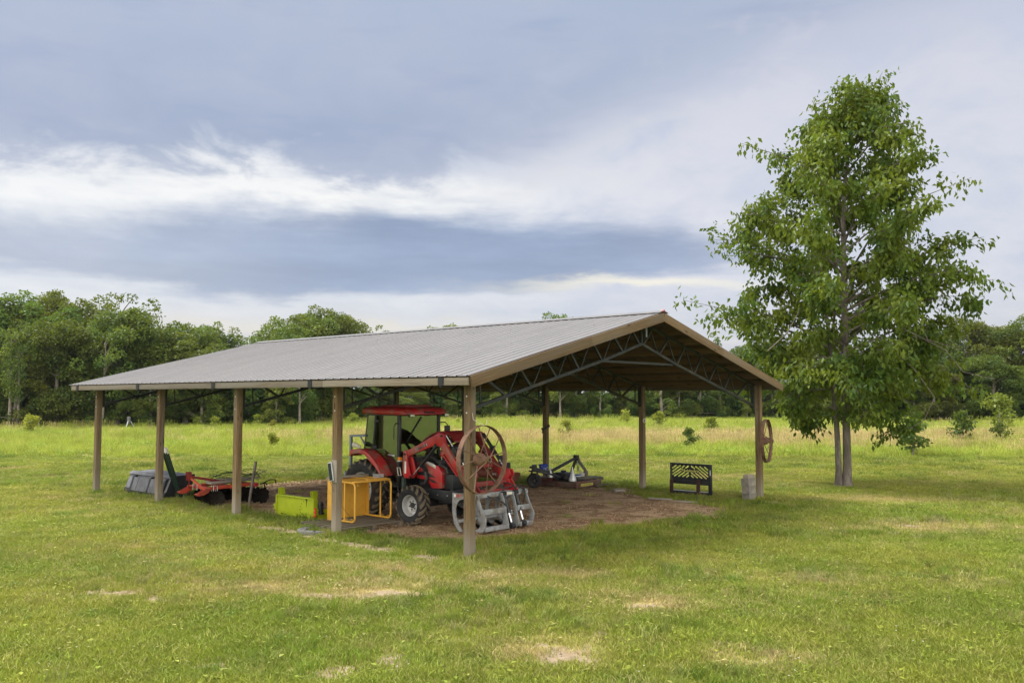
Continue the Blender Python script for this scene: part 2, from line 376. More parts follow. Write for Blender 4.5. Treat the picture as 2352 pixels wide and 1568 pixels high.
def arc(cx, cy, r, a0, a1, n): return [(cx+r*math.cos(R(a0+(a1-a0)*i/n)), cy+r*math.sin(R(a0+(a1-a0)*i/n))) for i in range(n+1)]
def tag(o, label, cat, group=None):
    o['label'] = label; o['category'] = cat
    if group: o['group'] = group
    return o
def thing(name, label, cat, loc=(0, 0, 0), rz=0.0, group=None):
    o = bpy.data.objects.new(name, None); o.empty_display_size = .2; col.objects.link(o)
    o.location = loc; o.rotation_euler = (0, 0, rz); return tag(o, label, cat, group)
def copy_tree(o, parent=None):
    c = o.copy(); col.objects.link(c)
    if parent is not None: c.parent = parent
    for ch in list(o.children): copy_tree(ch, c)
    return c
def lettering(text, size, mat, parent, loc, xdir, updir, depth=.003, name='lettering', shear=0.0, width=None):
    cu = bpy.data.curves.new('lettering', 'FONT'); cu.body = text; cu.size = size; cu.extrude = depth; cu.align_x = 'CENTER'; cu.align_y = 'CENTER'; cu.shear = shear
    tmp = bpy.data.objects.new('tmp', cu); col.objects.link(tmp); bpy.context.view_layer.update()
    me = bpy.data.meshes.new_from_object(tmp.evaluated_get(bpy.context.evaluated_depsgraph_get()))
    bpy.data.objects.remove(tmp); me.name = name; me.materials.clear(); me.materials.append(M[mat])
    xd = Vector(xdir).normalized(); ud = Vector(updir).normalized(); nd = xd.cross(ud)
    if width:
        xs = [v.co.x for v in me.vertices]; k = width/(max(xs)-min(xs)); xd = xd*k
    for v in me.vertices: v.co = xd*v.co.x+ud*v.co.y+nd*v.co.z
    o = bpy.data.objects.new(name, me); col.objects.link(o); o.parent = parent; o.location = loc
    return o

# shed frame: local x = across the gable (b), local y = away along the eave (a)
YAW = .8495; S0 = Vector((-.69, 14.0965, 0))
D2 = Vector((math.cos(YAW), math.sin(YAW), 0)); D1 = Vector((-math.sin(YAW), math.cos(YAW), 0))
def SP(b, a, z=0.0): return S0+D2*b+D1*a+Vector((0, 0, z))

# ------------------------------------------------------------------ ground masks
def vnoise(x, y, seed=0):
    xi = np.floor(x).astype(np.int64); yi = np.floor(y).astype(np.int64); fx = x-xi; fy = y-yi
    fx = fx*fx*(3-2*fx); fy = fy*fy*(3-2*fy)
    def h(a, b):
        n = (a*374761393+b*668265263+seed*1442695041) & 0x7fffffff
        n = ((n ^ (n >> 13))*1274126177) & 0x7fffffff
        return ((n ^ (n >> 16)) & 0xffff)/65535.0
    return (h(xi, yi)*(1-fx)+h(xi+1, yi)*fx)*(1-fy)+(h(xi, yi+1)*(1-fx)+h(xi+1, yi+1)*fx)*fy
def fbm(x, y, s, seed=0, o=4):
    r = 0; a = .5; t = 0
    for k in range(o):
        r = r+a*vnoise(x*s, y*s, seed+k*17); t += a; a *= .55; s *= 2.05
    return r/t
DIRT = [(.75, 8.4), (.7, 5.3), (.5, 2.9), (.45, 1.2), (1.9, .8), (3.0, .5), (4.8, -.35), (6.5, -.95), (9.0, -.6), (9.6, 1.2), (10.2, 3.0), (11.5, 4.6),
        (10.4, 6.6), (9.6, 8.8), (8.2, 13.2), (6.0, 13.6), (4.2, 13.4), (2.4, 12.4), (.9, 11.2)]
def poly_sd(px, py, poly):
    d = np.full(px.shape, 1e9); ins = np.zeros(px.shape, bool); n = len(poly)
    for i in range(n):
        ax, ay = poly[i]; bx, by = poly[(i+1) % n]
        ex, ey = bx-ax, by-ay; t = np.clip(((px-ax)*ex+(py-ay)*ey)/(ex*ex+ey*ey), 0, 1)
        d = np.minimum(d, np.hypot(px-ax-t*ex, py-ay-t*ey))
        c = ((ay > py) != (by > py)) & (px < (bx-ax)*(py-ay)/(by-ay+1e-12)+ax); ins ^= c
    return np.where(ins, d, -d)
# bare sandy spots in the lawn: x, y, radius along x, radius along y
BARE = [(-1.95, 11.55, .45, .20), (-2.5, 11.5, .40, .17), (-1.35, 11.55, .5, .16), (-1.15, 8.62, .42, .22), (-1.75, 8.35, .5, .16), (-.55, 9.3, .26, .13), (-5.35, 11.45, .55, .2),
        (-4.7, 11.3, .35, .18), (.55, 8.9, .36, .28), (2.35, 9.25, .25, .16), (2.45, 8.6, .2, .14), (1.6, 10.9, .25, .10), (4.3, 10.3, .22, .13), (.95, 9.7, .2, .12), (-3.1, 17.1, .4, .25), (-3.6, 16.9, .35, .2),
        (-2.9, 8.5, .3, .12), (8.0, 17.6, .4, .12), (6.4, 21.3, .5, .22)]
DRY = [(-3.9, 12.2, 1.6, .9), (-.9, 12.5, 2.2, .7), (.8, 12.9, 1.5, .6), (-2.4, 13.3, 1.6, .5), (8.3, 17.2, 2.0, .9), (1.9, 11.0, 1.2, .6), (-1.8, 11.7, 1.4, .45), (5.0, 12.5, 1.6, .5), (-6.0, 14.5, 1.6, .7), (9.5, 22, 2.0, .8), (2.5, 8.8, .7, .4), (.4, 9.1, .8, .5)]
def masks(x, y):
    qx = x-S0.x; qy = y-S0.y
    b = qx*D2.x+qy*D2.y; a = qx*D1.x+qy*D1.y
    n1 = fbm(x, y, 1.1, 3); n2 = fbm(x, y, 3.7, 9); n3 = fbm(x, y, .35, 21)
    sd = poly_sd(b, a, DIRT)+(n1-.5)*1.9+(n2-.5)*1.2
    dirt = np.clip((sd+.35)/.9, 0, 1)
    # drip line under the eave
    dl = 1.35*np.exp(-((b+.42+(n1-.5)*.4)/.24)**2)*np.clip((a+.4)/.5, 0, 1)*np.clip((7.2-a)/2.0, 0, 1)*np.clip((n2-.22)/.18, 0, 1)
    sand = dl.copy()
    for cx, cy, rx, ry in BARE:
        r2 = ((x-cx)/(rx*.92))**2+((y-cy)/(ry*1.4))**2
        sand = np.maximum(sand, np.clip(1.1-r2*.75+(n2-.5)*3.2+(n1-.5)*1.4, 0, 1))
    dry = np.zeros_like(x)
    for cx, cy, rx, ry in DRY:
        r2 = ((x-cx)/rx)**2+((y-cy)/ry)**2
        dry = np.maximum(dry, np.exp(-r2*.8)*np.clip(.2+(n1-.28)*2.2, 0, 1))
    dry = np.maximum(dry, np.clip((n3-.52)*3.0, 0, .6)*np.clip((n1-.3)*2.5, 0, 1)*(y < 37))
    field = np.clip((y-(37.6+(n3-.5)*3.0+(n1-.5)*1.4))/1.2, 0, 1)
    return dirt, np.clip(sand, 0, 1), np.clip(dry, 0, 1), field, b, a
def hgt(x, y):
    return (fbm(x, y, .5, 5, 3)-.5)*.05*np.clip((np.hypot(x, y)-6)/6, .3, 1)*np.where(y > 30, 2.0, 1.0)*np.clip((y+40)/40, 0, 1)+(fbm(x, y, 4.0, 6, 2)-.5)*.025

gx = np.unique(np.concatenate([np.array([-1500, -700, -350, -200]), np.arange(-130, -24, 4.0), np.arange(-24, 24.01, .16), np.arange(28, 131, 4.0), np.array([200, 350, 700, 1500])]))
gy = np.unique(np.concatenate([np.array([-1500, -500, -150, -60, -30, -12, -4, 2.0, 5.0]), np.arange(6.5, 31, .13), np.arange(31, 46, .4), np.arange(46, 110, 1.5), np.array([120, 150, 200, 300, 500, 900, 1500])]))
GX, GY = np.meshgrid(gx, gy); nx, ny = len(gx), len(gy)
dirt, sand, dry, field, _, _ = masks(GX.ravel(), GY.ravel())
GZ = hgt(GX.ravel(), GY.ravel())*(1-.7*dirt)-.015*dirt
me = bpy.data.meshes.new('ground')
me.vertices.add(nx*ny); me.vertices.foreach_set('co', np.stack([GX.ravel(), GY.ravel(), GZ], 1).astype('f').ravel())
ii = (np.arange(ny-1)[:, None]*nx+np.arange(nx-1)[None]).ravel()
quads = np.stack([ii, ii+1, ii+nx+1, ii+nx], 1).astype('i')
me.loops.add(quads.size); me.loops.foreach_set('vertex_index', quads.ravel())
me.polygons.add(len(quads)); me.polygons.foreach_set('loop_start', np.arange(0, quads.size, 4, dtype='i')); me.update(calc_edges=True)
at_ = me.attributes.new('cover', 'FLOAT_COLOR', 'POINT'); at_.data.foreach_set('color', np.stack([dirt, sand, dry, field], 1).astype('f').ravel())
me.polygons.foreach_set('use_smooth', [True]*len(quads))
ground = bpy.data.objects.new('ground', me); col.objects.link(ground); ground['kind'] = 'structure'
def ground_mat():
    m = bpy.data.materials.new('grass_and_soil'); m.use_nodes = True
    t = NT(m.node_tree); b = t.n['Principled BSDF']
    g = t.node('ShaderNodeNewGeometry').outputs['Position']
    an = t.node('ShaderNodeAttribute', attribute_name='cover')
    d_, s_, y_ = t.sep(an.outputs['Vector']); f_ = an.outputs['Alpha']
    n1 = t.noise(g, .5, 5, .6); n2 = t.noise(g, 4.5, 6, .65); n3 = t.noise(g, 28, 4, .7); n4 = t.noise(t.mapping(g, (1, 1, 1), (9, 3, 0)), 1.7, 7, .6, .6)
    gr = t.mix(t.ss(.3, .7, n1), (.125, .150, .026), (.17, .185, .04))
    gr = t.mix(t.m('MULTIPLY', t.ss(.45, .7, n2), .6), gr, (.30, .27, .08))
    gr = t.mix(t.m('MULTIPLY', t.ss(.5, .75, n3), .55), gr, (.10, .13, .02))
    gr = t.mix(t.m('MULTIPLY', y_, .75), gr, (.40, .32, .14))
    fg = t.mix(t.ss(.35, .65, t.noise(t.mapping(g, (.55, 1.6, 1)), .32, 5, .6)), (.19, .23, .04), (.26, .235, .09))
    gr = t.mix(f_, gr, fg)
    di = t.mix(t.ss(.38, .60, n4), (.20, .115, .065), (.44, .31, .195))
    di = t.mix(t.m('MULTIPLY', t.ss(.52, .66, t.noise(t.mapping(g, (1, 1, 1), (2, 7, 0)), .8, 6, .6)), .85), di, (.25, .13, .075))
    di = t.mix(t.m('MULTIPLY', t.ss(.5, .7, n2), .7), di, (.44, .325, .215))
    di = t.mix(t.m('MULTIPLY', t.ss(.55, .7, n3), .6), di, (.09, .062, .044))
    sa = t.mix(t.ss(.3, .7, n2), (.20, .148, .098), (.33, .26, .18))
    sa = t.mix(t.m('MULTIPLY', t.ss(.55, .72, n3), .55), sa, (.24, .18, .12))
    thr = t.m('ADD', n3, t.m('ADD', t.m('MULTIPLY', t.m('SUBTRACT', t.noise(g, 11, 5, .7), .5), 1.6), t.m('MULTIPLY', n2, .6)))
    cc = t.mix(t.ss(.55, .95, t.m('ADD', d_, t.m('MULTIPLY', t.m('SUBTRACT', thr, .8), .9))), gr, di)
    cc = t.mix(t.ss(.4, .9, t.m('ADD', s_, t.m('MULTIPLY', t.m('SUBTRACT', thr, .8), 1.1))), cc, sa)
    t.put(b.inputs['Base Color'], cc); b.inputs['Roughness'].default_value = .95; b.inputs['Specular IOR Level'].default_value = .1
    bn = t.node('ShaderNodeBump'); bn.inputs['Strength'].default_value = .8; bn.inputs['Distance'].default_value = .05
    t.put(bn.inputs['Height'], t.m('ADD', n2, t.m('MULTIPLY', n3, .5))); t.link(bn.outputs[0], b.inputs['Normal'])
    return m
me.materials.append(ground_mat())

# ------------------------------------------------------------------ grass
def leafy_mat(name, base_from, c1=None, c2=None, c3=None, trans=.35, rough=.5, spec=.25):
    m = bpy.data.materials.new(name); m.use_nodes = True
    t = NT(m.node_tree); b = t.n['Principled BSDF']; out = t.n['Material Output']
    if base_from == 'tint':
        a = t.node('ShaderNodeAttribute', attribute_name='tint'); a.attribute_type = 'INSTANCER'
        cc = a.outputs['Color']
    else:
        a = t.node('ShaderNodeAttribute', attribute_name='lv')
        oi = t.node('ShaderNodeObjectInfo')
        cc = t.mix(a.outputs['Fac'], c1, c2)
        cc = t.mix(t.m('MULTIPLY', t.ss(.35, .7, t.noise(t.node('ShaderNodeTexCoord').outputs['Object'], .45 if base_from == 'far' else .8, 3, .6)), .75), cc, c3)
        if base_from == 'far':
            hs = t.node('ShaderNodeHueSaturation'); t.put(hs.inputs['Hue'], t.mr(oi.outputs['Random'], 0, 1, .465, .535))
            t.put(hs.inputs['Value'], t.mr(t.m('FRACT', t.m('MULTIPLY', oi.outputs['Random'], 7.31)), 0, 1, .55, 1.35)); t.put(hs.inputs['Color'], cc); cc = hs.outputs[0]
    t.put(b.inputs['Base Color'], cc); b.inputs['Roughness'].default_value = rough; b.inputs['Specular IOR Level'].default_value = spec
    tr = t.node('ShaderNodeBsdfTranslucent')
    hs2 = t.mix(.55, cc, (.30, .36, .02), 'MIX') if base_from != 'tint' else t.mix(.2, cc, (.22, .26, .02))
    t.put(tr.inputs[0], hs2)
    mx = t.node('ShaderNodeMixShader'); mx.inputs[0].default_value = trans
    t.link(b.outputs[0], mx.inputs[1]); t.link(tr.outputs[0], mx.inputs[2]); t.link(mx.outputs[0], out.inputs[0])
    return m
M['grass'] = leafy_mat('grass_blades', 'tint', trans=.3, rough=.6, spec=.15)

tuft_col = bpy.data.collections.new('tufts')
def tuft(name, n, h0, h1, rad, w, lean, seed, kind='blade'):
    r = random.Random(seed); mb = MB()
    for k in range(n):
        an = r.uniform(0, 6.283); d = rad*math.sqrt(r.random()); x, y = d*math.cos(an), d*math.sin(an)
        h = r.uniform(h0, h1); la = r.uniform(0, 6.283); L = lean*h*r.uniform(.3, 1.3)
        lx, ly = math.cos(la)*L, math.sin(la)*L; fa = r.uniform(0, 3.1416); wx, wy = math.cos(fa)*w/2, math.sin(fa)*w/2
        if kind == 'blade':
            mx_, my_ = x+lx*.35, y+ly*.35
            mb.add([(x-wx, y-wy, -.02), (x+wx, y+wy, -.02), (mx_+wx*.8, my_+wy*.8, h*.6), (mx_-wx*.8, my_-wy*.8, h*.6), (x+lx, y+ly, h)], [(0, 1, 2, 3), (3, 2, 4)])
        elif kind == 'seed':
            tx, ty = x+lx*.6, y+ly*.6; sw = w*.35
            mb.add([(x-wx*.3, y-wy*.3, -.02), (x+wx*.3, y+wy*.3, -.02), (tx+wx*.3, ty+wy*.3, h*.75), (tx-wx*.3, ty-wy*.3, h*.75)], [(0, 1, 2, 3)])
            mb.add([(tx, ty, h*.7), (tx+wx*1.2, ty+wy*1.2, h*.84), (x+lx, y+ly, h), (tx-wx*1.2, ty-wy*1.2, h*.84)], [(0, 1, 2, 3)])
        elif kind == 'leaf':
            z = r.uniform(.1, 1)*h; l = r.uniform(.6, 1.2)*w
            c, s = math.cos(la), math.sin(la); dz = r.uniform(-.3, .5)*l
            mb.add([(x, y, z), (x+c*l*.5-s*l*.3, y+s*l*.5+c*l*.3, z+dz*.5+.1*l), (x+c*l, y+s*l, z+dz), (x+c*l*.5+s*l*.3, y+s*l*.5-c*l*.3, z+dz*.5+.1*l)], [(0, 1, 2), (0, 2, 3)])
        elif kind == 'flower':
            for q in range(3):
                a2 = q*2.1; mb.add([(x, y, h), (x+math.cos(a2)*w, y+math.sin(a2)*w, h+w*.6), (x+math.cos(a2+1.2)*w, y+math.sin(a2+1.2)*w, h+w*.9)], [(0, 1, 2)])
    o = mb.build(name, 'grass', smooth=False); col.objects.unlink(o); tuft_col.objects.link(o); return o
tuft('a_lawn', 34, .02, .060, .13, .0075, 1.1, 1); tuft('b_lawn', 30, .025, .075, .14, .0075, 1.0, 2); tuft('c_long', 30, .06, .15, .12, .0085, .7, 3)
tuft('d_field', 44, .14, .38, .26, .012, .6, 4); tuft('e_field', 48, .10, .30, .32, .013, .7, 5); tuft('f_seed', 34, .25, .55, .30, .011, .4, 6, 'seed')
tuft('j_straw', 16, .004, .014, .16, .006, 12.0, 10)
mbc = MB()
rr_ = random.Random(9)
for _ in range(7):
    cx, cy, q = rr_.uniform(-.2, .2), rr_.uniform(-.2, .2), rr_.uniform(.008, .03)
    mbc.add([(cx+q*rr_.uniform(.6, 1.2)*math.cos(a_), cy+q*rr_.uniform(.6, 1.2)*math.sin(a_), -.005) for a_ in (0, 1.3, 2.5, 3.8, 5.1)]+[(cx, cy, q*rr_.uniform(.5, .9))], [(0, 1, 5), (1, 2, 5), (2, 3, 5), (3, 4, 5), (4, 0, 5)])
oc_ = mbc.build('k_clod', 'grass', smooth=False); col.objects.unlink(oc_); tuft_col.objects.link(oc_)
tuft('g_weed', 60, .08, .36, .24, .075, .4, 7, 'leaf'); tuft('h_low_leaf', 12, .02, .07, .10, .05, .4, 8, 'leaf'); tuft('i_flower', 2, .04, .08, .1, .007, .4, 9, 'flower')

def scatter(n, y0, y1, spread=.80, mx=3.0):
    # uniform per square metre over the trapezoid the lens can see (and a margin)
    u = rng.random(n); A = spread; 
    f0, f1 = A*y0+mx, A*y1+mx
    w = np.sqrt(f0*f0+(f1*f1-f0*f0)*u); y = (w-mx)/A
    x = (rng.random(n)*2-1)*w
    return x, y
pts = []
def addpts(x, y, idx, scl, tint, zs=0.0):
    pts.append((x, y, hgt(x, y)+zs, idx, scl, tint))
def greens(x, y, n, dry):
    g1 = fbm(x, y, .45, 31); g2 = fbm(x, y, 2.2, 41); r1 = rng.random(n)[:, None]
    ca = np.array([.185, .250, .026]); cb = np.array([.285, .310, .040]); cd = np.array([.44, .36, .15]); cc = np.array([.125, .205, .026])
    t = np.clip((g1-.3)*2.2+(rng.random(n)-.5)*.5, 0, 1)[:, None]
    c = ca*(1-t)+cb*t
    k = np.clip((g2-.52)*3+(rng.random(n)-.6), 0, .8)[:, None]; c = c*(1-k)+cc*k
    dd = np.clip(dry*1.1+(rng.random(n)-.66)*1.3, 0, 1)[:, None]; c = c*(1-dd)+cd*dd
    big = .88+.24*np.clip((fbm(x, y, .13, 301)*.55+fbm(x, y, .42, 311)*.45-.32)*2.8, 0, 1)[:, None]
    c = c*big*np.array([1.14, 1.10, 1.35]); return c*(.6+.66*r1)
for (n, y0, y1, s0) in ((58000, 5.6, 17, 1.0), (46000, 17, 29, 1.35), (25000, 29, 39.5, 1.8)):
    x, y = scatter(n, y0, y1); d, s, dr, f, b, a = masks(x, y)
    keep = (rng.random(n) > np.clip(d*1.12-.06+s*1.05, 0, np.where(d > .9, .997, .96))) & (f < .5)
    x, y, d, s, dr, b, a = x[keep], y[keep], d[keep], s[keep], dr[keep], b[keep], a[keep]; m = len(x)
    idx = rng.choice([0, 1, 1, 0, 1], m)
    lush = fbm(x, y, .55, 77)
    edge_ = np.exp(-((b-.3)/.9)**2)*(a > -1)*(a < 14.5)+np.exp(-((a+.6)/1.0)**2)*(b > 0)*(b < 9.5)      # unmown fringe under the eaves
    lng = rng.random(m) < np.clip((lush-.58)*1.2, 0, .2)+.10*edge_
    idx = np.where(lng, 2, idx); idx = np.where(rng.random(m) < .05, 7, idx)
    tint = greens(x, y, m, dr); tint[lng] *= np.array([.78, .88, .9])
    addpts(x, y, idx, s0*(.7+.75*rng.random(m))*(1-.35*dr), tint)
x, y = scatter(520, 8, 24); d, s, dr, f, b, a = masks(x, y); kp = (d < .1) & (fbm(x, y, .4, 55) > .47); x, y = x[kp], y[kp]
addpts(x, y, np.full(len(x), 8), .9+.6*rng.random(len(x)), np.tile([.75, .75, .68], (len(x), 1)))
x, y = scatter(420, 8, 30); d, s, dr, f, b, a = masks(x, y); kp = (d < .3) & (fbm(x, y, .3, 58) > .42); x, y = x[kp], y[kp]; m = len(x)
addpts(x, y, np.full(m, 6), .22+.3*rng.random(m), np.array([.12, .21, .035])*(.7+.6*rng.random((m, 1))))
x, y = scatter(650, 8, 30); d, s, dr, f, b, a = masks(x, y); kp = (d < .5); x, y = x[kp], y[kp]; m = len(x)
addpts(x, y, np.full(m, 5), .25+.22*rng.random(m), np.array([.36, .30, .14])*(.7+.6*rng.random((m, 1))))
# straw and clods on the bare soil, long tufts at the feet of the posts
u_ = rng.random(9000)*13-1.5; v_ = rng.random(9000)*16-1.5
x = S0.x+D2.x*u_+D1.x*v_; y = S0.y+D2.y*u_+D1.y*v_; d, s, dr, f, b, a = masks(x, y); kp = (d > rng.random(9000)*.8); x, y = x[kp], y[kp]; m = len(x)
addpts(x, y, rng.choice([9, 10, 10], m), .6+.8*rng.random(m), np.array([.33, .235, .15])*(.45+1.1*rng.random((m, 1))), -.012)
xs_, ys_ = [], []
for cx, cy, rx, ry in BARE: xs_.append(cx+rng.normal(size=14)*rx*.6); ys_.append(cy+rng.normal(size=14)*ry*.8)
x, y = np.concatenate(xs_), np.concatenate(ys_); m = len(x); addpts(x, y, rng.choice([9, 10], m), .5+.5*rng.random(m), np.array([.33, .25, .16])*(.5+.8*rng.random((m, 1))))
for (b_, a_) in [(0, i*3.5122) for i in range(5)]+[(10.62, 0), (10.62, 3.51)]:
    q = rng.random(16)*6.283; rr2 = .10+.14*rng.random(16); x = S0.x+D2.x*b_+D1.x*a_+rr2*np.cos(q); y = S0.y+D2.y*b_+D1.y*a_+rr2*np.sin(q)
    addpts(x, y, np.full(16, 2), .7+.5*rng.random(16), greens(x, y, 16, np.full(16, .25)))
# rough field beyond the mown strip
x, y = scatter(50000, 36, 98); d, s, dr, f, b, a = masks(x, y); kp = f > .4; x, y = x[kp], y[kp]; m = len(x)
q1 = fbm(x*.5, y*1.7, .10, 61); q2 = fbm(x, y*2.0, .22, 67); q3 = fbm(x, y, .6, 71)
tan = np.clip((q1-.47)*5+(rng.random(m)-.5)*.8, 0, 1)*np.clip((52+14*q2-y)/10+.35, .25, 1)
gr = np.array([.27, .34, .052])*(1-q3[:, None])+np.array([.38, .425, .075])*q3[:, None]
tn = np.array([.49, .395, .19])
idx = np.where(rng.random(m) < tan*.6, 5, np.where(rng.random(m) < np.clip((q2-.5)*3, .03, .7), 6, rng.choice([3, 4], m)))
tc = np.where((tan > rng.random(m)*.9)[:, None], tn, gr)*(.6+.75*rng.random(m)[:, None])
tc[idx == 6] *= np.array([.72, .88, .8])
addpts(x, y, idx, (.8+.6*rng.random(m))*(1+(y-38)/90), tc)
X = np.concatenate([p[0] for p in pts]); Y = np.concatenate([p[1] for p in pts]); Z = np.concatenate([p[2] for p in pts])
I = np.concatenate([p[3] for p in pts]); S = np.concatenate([p[4] for p in pts]); TI = np.concatenate([p[5] for p in pts])
def grass_object(name, sel):
    me = bpy.data.meshes.new(name); n = int(sel.sum())
    me.vertices.add(n); me.vertices.foreach_set('co', np.stack([X[sel], Y[sel], Z[sel]], 1).astype('f').ravel())
    a = me.attributes.new('idx', 'INT', 'POINT'); a.data.foreach_set('value', I[sel].astype('i'))
    s_ = S[sel]; a = me.attributes.new('scl', 'FLOAT_VECTOR', 'POINT'); a.data.foreach_set('vector', np.stack([s_, s_, np.where((I[sel] < 3) | (I[sel] > 6), s_**.5, s_*.75) if name == 'lawn_grass' else s_], 1).astype('f').ravel())
    a = me.attributes.new('rot', 'FLOAT', 'POINT'); a.data.foreach_set('value', (rng.random(n)*6.283).astype('f'))
    a = me.attributes.new('tint', 'FLOAT_COLOR', 'POINT'); a.data.foreach_set('color', np.concatenate([TI[sel], np.ones((n, 1))], 1).astype('f').ravel())
    o = bpy.data.objects.new(name, me); col.objects.link(o); o['kind'] = 'stuff'
    ng = bpy.data.node_groups.new(name, 'GeometryNodeTree')
    ng.interface.new_socket('Geometry', in_out='INPUT', socket_type='NodeSocketGeometry'); ng.interface.new_socket('Geometry', in_out='OUTPUT', socket_type='NodeSocketGeometry')
    N = ng.nodes; L = ng.links
    gi = N.new('NodeGroupInput'); go = N.new('NodeGroupOutput'); ip = N.new('GeometryNodeInstanceOnPoints'); ci = N.new('GeometryNodeCollectionInfo')
    ci.inputs['Collection'].default_value = tuft_col; ci.inputs['Separate Children'].default_value = True; ci.inputs['Reset Children'].default_value = True
    def na(nm, ty):
        q = N.new('GeometryNodeInputNamedAttribute'); q.data_type = ty; q.inputs['Name'].default_value = nm; return q.outputs['Attribute']
    cx = N.new('ShaderNodeCombineXYZ'); L.new(na('rot', 'FLOAT'), cx.inputs[2])
    er = N.new('FunctionNodeEulerToRotation'); L.new(cx.outputs[0], er.inputs[0])
    L.new(gi.outputs[0], ip.inputs['Points']); L.new(ci.outputs[0], ip.inputs['Instance']); ip.inputs['Pick Instance'].default_value = True
    L.new(na('idx', 'INT'), ip.inputs['Instance Index']); L.new(er.outputs[0], ip.inputs['Rotation']); L.new(na('scl', 'FLOAT_VECTOR'), ip.inputs['Scale'])
    L.new(ip.outputs[0], go.inputs[0])
    md = o.modifiers.new('scatter', 'NODES'); md.node_group = ng
    return o
g1 = grass_object('lawn_grass', ((I < 3) | (I > 6) | (Y < 33))); g1['label'] = 'short mown green lawn grass with dry tufts and clover'
g2 = grass_object('field_grass', (I >= 3) & (I <= 6) & (Y >= 33)); g2['label'] = 'tall rough meadow grass and weeds before the woods'

# ------------------------------------------------------------------ leaves and trees
def leaf_mesh(name, P, D, size, mat, wr=.55, fold=.18, droop=.25, seed=1, lv=None):
    """many separate leaves: base point P, pointing along D, each folded along its midrib"""
    r = np.random.default_rng(seed); n = len(P)
    D = D/np.maximum(np.linalg.norm(D, axis=1, keepdims=True), 1e-6)
    U = r.normal(size=(n, 3)); Sd = np.cross(D, U); Sd /= np.maximum(np.linalg.norm(Sd, axis=1, keepdims=True), 1e-6); Nn = np.cross(Sd, D)
    s = size[:, None]; dn = np.array([0, 0, -1.0])
    tip = P+D*s+dn*s*droop; mid = P+D*s*.5+dn*s*droop*.2
    Lf = mid+Sd*s*wr*.5+Nn*s*fold; Rt = mid-Sd*s*wr*.5+Nn*s*fold
    V = np.stack([P, Lf, tip, Rt], 1).reshape(-1, 3)
    k = np.arange(n)*4; F = np.stack([np.stack([k, k+1, k+2], 1), np.stack([k, k+2, k+3], 1)], 1).reshape(-1, 3)
    me = bpy.data.meshes.new(name); me.vertices.add(len(V)); me.vertices.foreach_set('co', V.astype('f').ravel())
    me.loops.add(F.size); me.loops.foreach_set('vertex_index', F.astype('i').ravel())
    me.polygons.add(len(F)); me.polygons.foreach_set('loop_start', np.arange(0, F.size, 3, dtype='i')); me.update(calc_edges=True)
    v = r.random(n) if lv is None else lv
    a = me.attributes.new('lv', 'FLOAT', 'FACE'); a.data.foreach_set('value', np.repeat(v, 2).astype('f'))
    me.materials.append(mat); return me
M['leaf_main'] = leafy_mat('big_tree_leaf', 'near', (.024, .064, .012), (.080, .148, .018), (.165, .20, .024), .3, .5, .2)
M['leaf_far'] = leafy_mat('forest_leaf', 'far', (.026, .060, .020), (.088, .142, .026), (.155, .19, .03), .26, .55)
M['leaf_pale'] = leafy_mat('pale_leaf', 'far', (.18, .24, .035), (.32, .35, .05), (.37, .35, .055), .35, .5)
M['leaf_under'] = leafy_mat('undergrowth_leaf', 'far', (.016, .042, .014), (.042, .082, .02), (.065, .10, .02), .25, .6)

